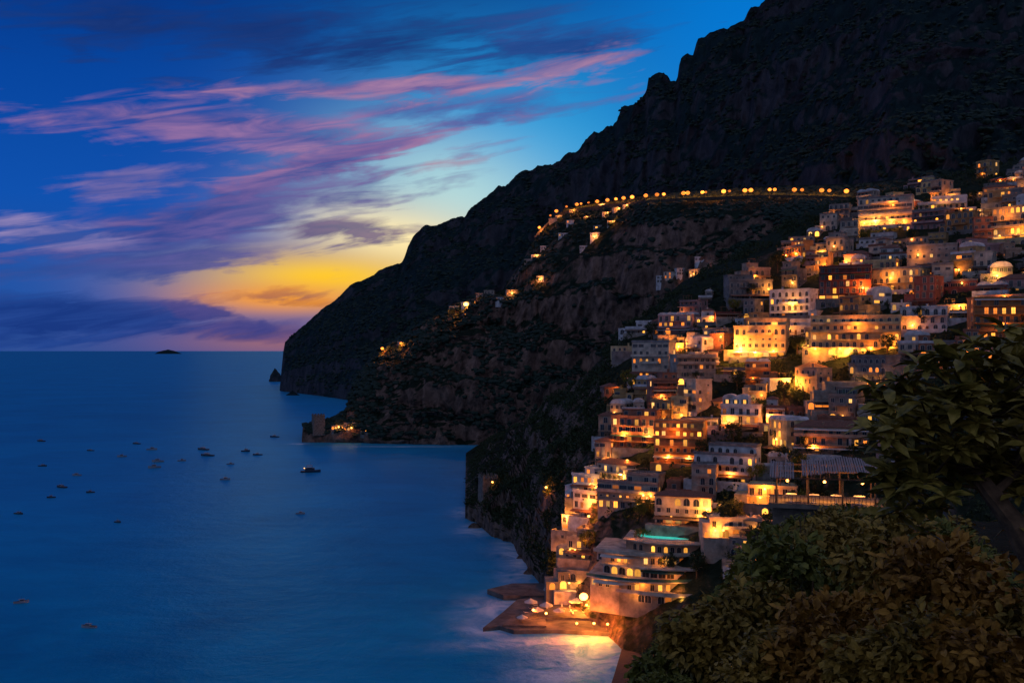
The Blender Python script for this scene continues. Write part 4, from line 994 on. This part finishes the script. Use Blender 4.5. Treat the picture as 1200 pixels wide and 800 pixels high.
for (px,py,d,r,k) in shr:
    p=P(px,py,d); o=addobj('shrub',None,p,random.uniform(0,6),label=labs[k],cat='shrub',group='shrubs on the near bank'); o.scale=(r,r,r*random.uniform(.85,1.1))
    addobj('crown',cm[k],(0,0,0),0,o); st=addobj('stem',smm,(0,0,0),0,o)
    gz=zD(p.x,p.y); st.scale=(1,1,max(1,(p.z-gz)/r/1.6))
tc_=P(1185,520,8.5); gz=zD(tc_.x+.5,8.5)
base0=Vector((tc_.x+1.0,8.0,gz))
rt_=addobj('loquat_tree',None,base0,0,label='broad-leaved loquat tree with slanting trunk on the bank',cat='tree')
tr=MB()
path=[Vector((0.2,0,-.3)),P(1262,760,7.8)-base0,P(1230,690,7.8)-base0,P(1208,648,7.8)-base0,P(1188,612,7.9)-base0,P(1162,580,8.0)-base0,P(1140,552,8.2)-base0]
rad=[.14,.12,.105,.095,.085,.075,.06]
nr=12; 
for q,(c,r_) in enumerate(zip(path,rad)):
    dd=(path[min(q+1,len(path)-1)]-path[max(q-1,0)]).normalized(); u=dd.cross(Vector((0,1,0))).normalized(); w2=dd.cross(u)
    for i in range(nr):
        a=2*math.pi*i/nr; rr=r_*(1+.12*math.sin(3*a+q)); p=c+u*math.cos(a)*rr+w2*math.sin(a)*rr; tr.v.append(tuple(p))
for q in range(len(path)-1):
    for i in range(nr): j=(i+1)%nr; tr.f.append((q*nr+i,q*nr+j,(q+1)*nr+j,(q+1)*nr+i)); tr.m.append(0)
fork=path[-1]; mid_=path[-2]
r2=np.random.default_rng(5)
TL=[(1045,475),(1065,440),(1060,510),(1040,545),(1085,560),(1095,430),(1100,480),(1120,520),(1130,450),(1140,420),(1160,470),(1165,425),(1180,510),(1190,440),(1070,575),(1050,455),(1200,480),(1210,420),(1230,530),(1240,460),(1260,500),(1270,440),(1130,525),(1085,500),(1200,545),(1165,515),(1280,540),(1075,540),(1145,495),(1250,400),(1105,455),(1080,465),(1095,535),(1225,570),(1055,565),(1110,500),(1150,445),(1185,465),(1205,515),(1060,590),(1150,530),(1178,540),(1245,600),(1110,415),(1180,405),(1120,555),(1165,555),(1195,575),(1040,510),(1075,490),(1130,480),(1220,500),(1195,420),(1125,425),(1210,545),(1090,585)]
tips=[P(tx,ty+6,8.2+r2.uniform(-.6,.9))-base0 for tx,ty in TL]
subs=[P(1100,530,8.4)-base0,P(1150,490,8.4)-base0,P(1200,520,8.5)-base0,P(1245,490,8.6)-base0,P(1090,562,8.3)-base0]
for q,s in enumerate(subs): 
    st_=fork if q in(0,1,4) else mid_; m_=st_.lerp(s,.5)+Vector((r2.uniform(-.05,.05),0,-.05)); tr.tube(st_,m_,.04,.03,7); tr.tube(m_,s,.03,.02,7)
for tip in tips:
    s=min(subs,key=lambda q:(q-tip).length); tr.tube(s,tip,.014,.007,5)
addobj('trunk',tr.mesh('trunk',[M_bark]),(0,0,0),0,rt_)
C=[];D_=[];U=[];Ln=[]
for tip in tips:
    for q in range(4):
        c=np.array(tip)+r2.normal(0,.12,3)*(q>0); ax=np.array([0,0,1.0])+r2.normal(0,.4,3); nlv=12
        for l in range(nlv):
            a=l*2.4+r2.uniform(-.3,.3); e=r2.uniform(-0.2,0.9)
            C.append(c); D_.append([math.cos(a)*math.cos(e)+ax[0]*.2,math.sin(a)*math.cos(e)+ax[1]*.2,math.sin(e)]); U.append([0,0,1]+r2.normal(0,.3,3)); Ln.append(r2.uniform(.13,.26))
Ln=np.array(Ln); V,Q=leafbig(np.array(C),np.array(D_),np.array(U),Ln,Ln*.40,.4,.12)
ML_l=leafmat("warm_lit_loquat_leaves",(.08,.075,.01),(.44,.32,.06),.42)  # leaf colour lightened and warmed to stand in for lamplight
addobj('crown',npmesh('crown',V,Q,[ML_l],False),(0,0,0),0,rt_)
print("lights",nl,"objects",len(bpy.data.objects))
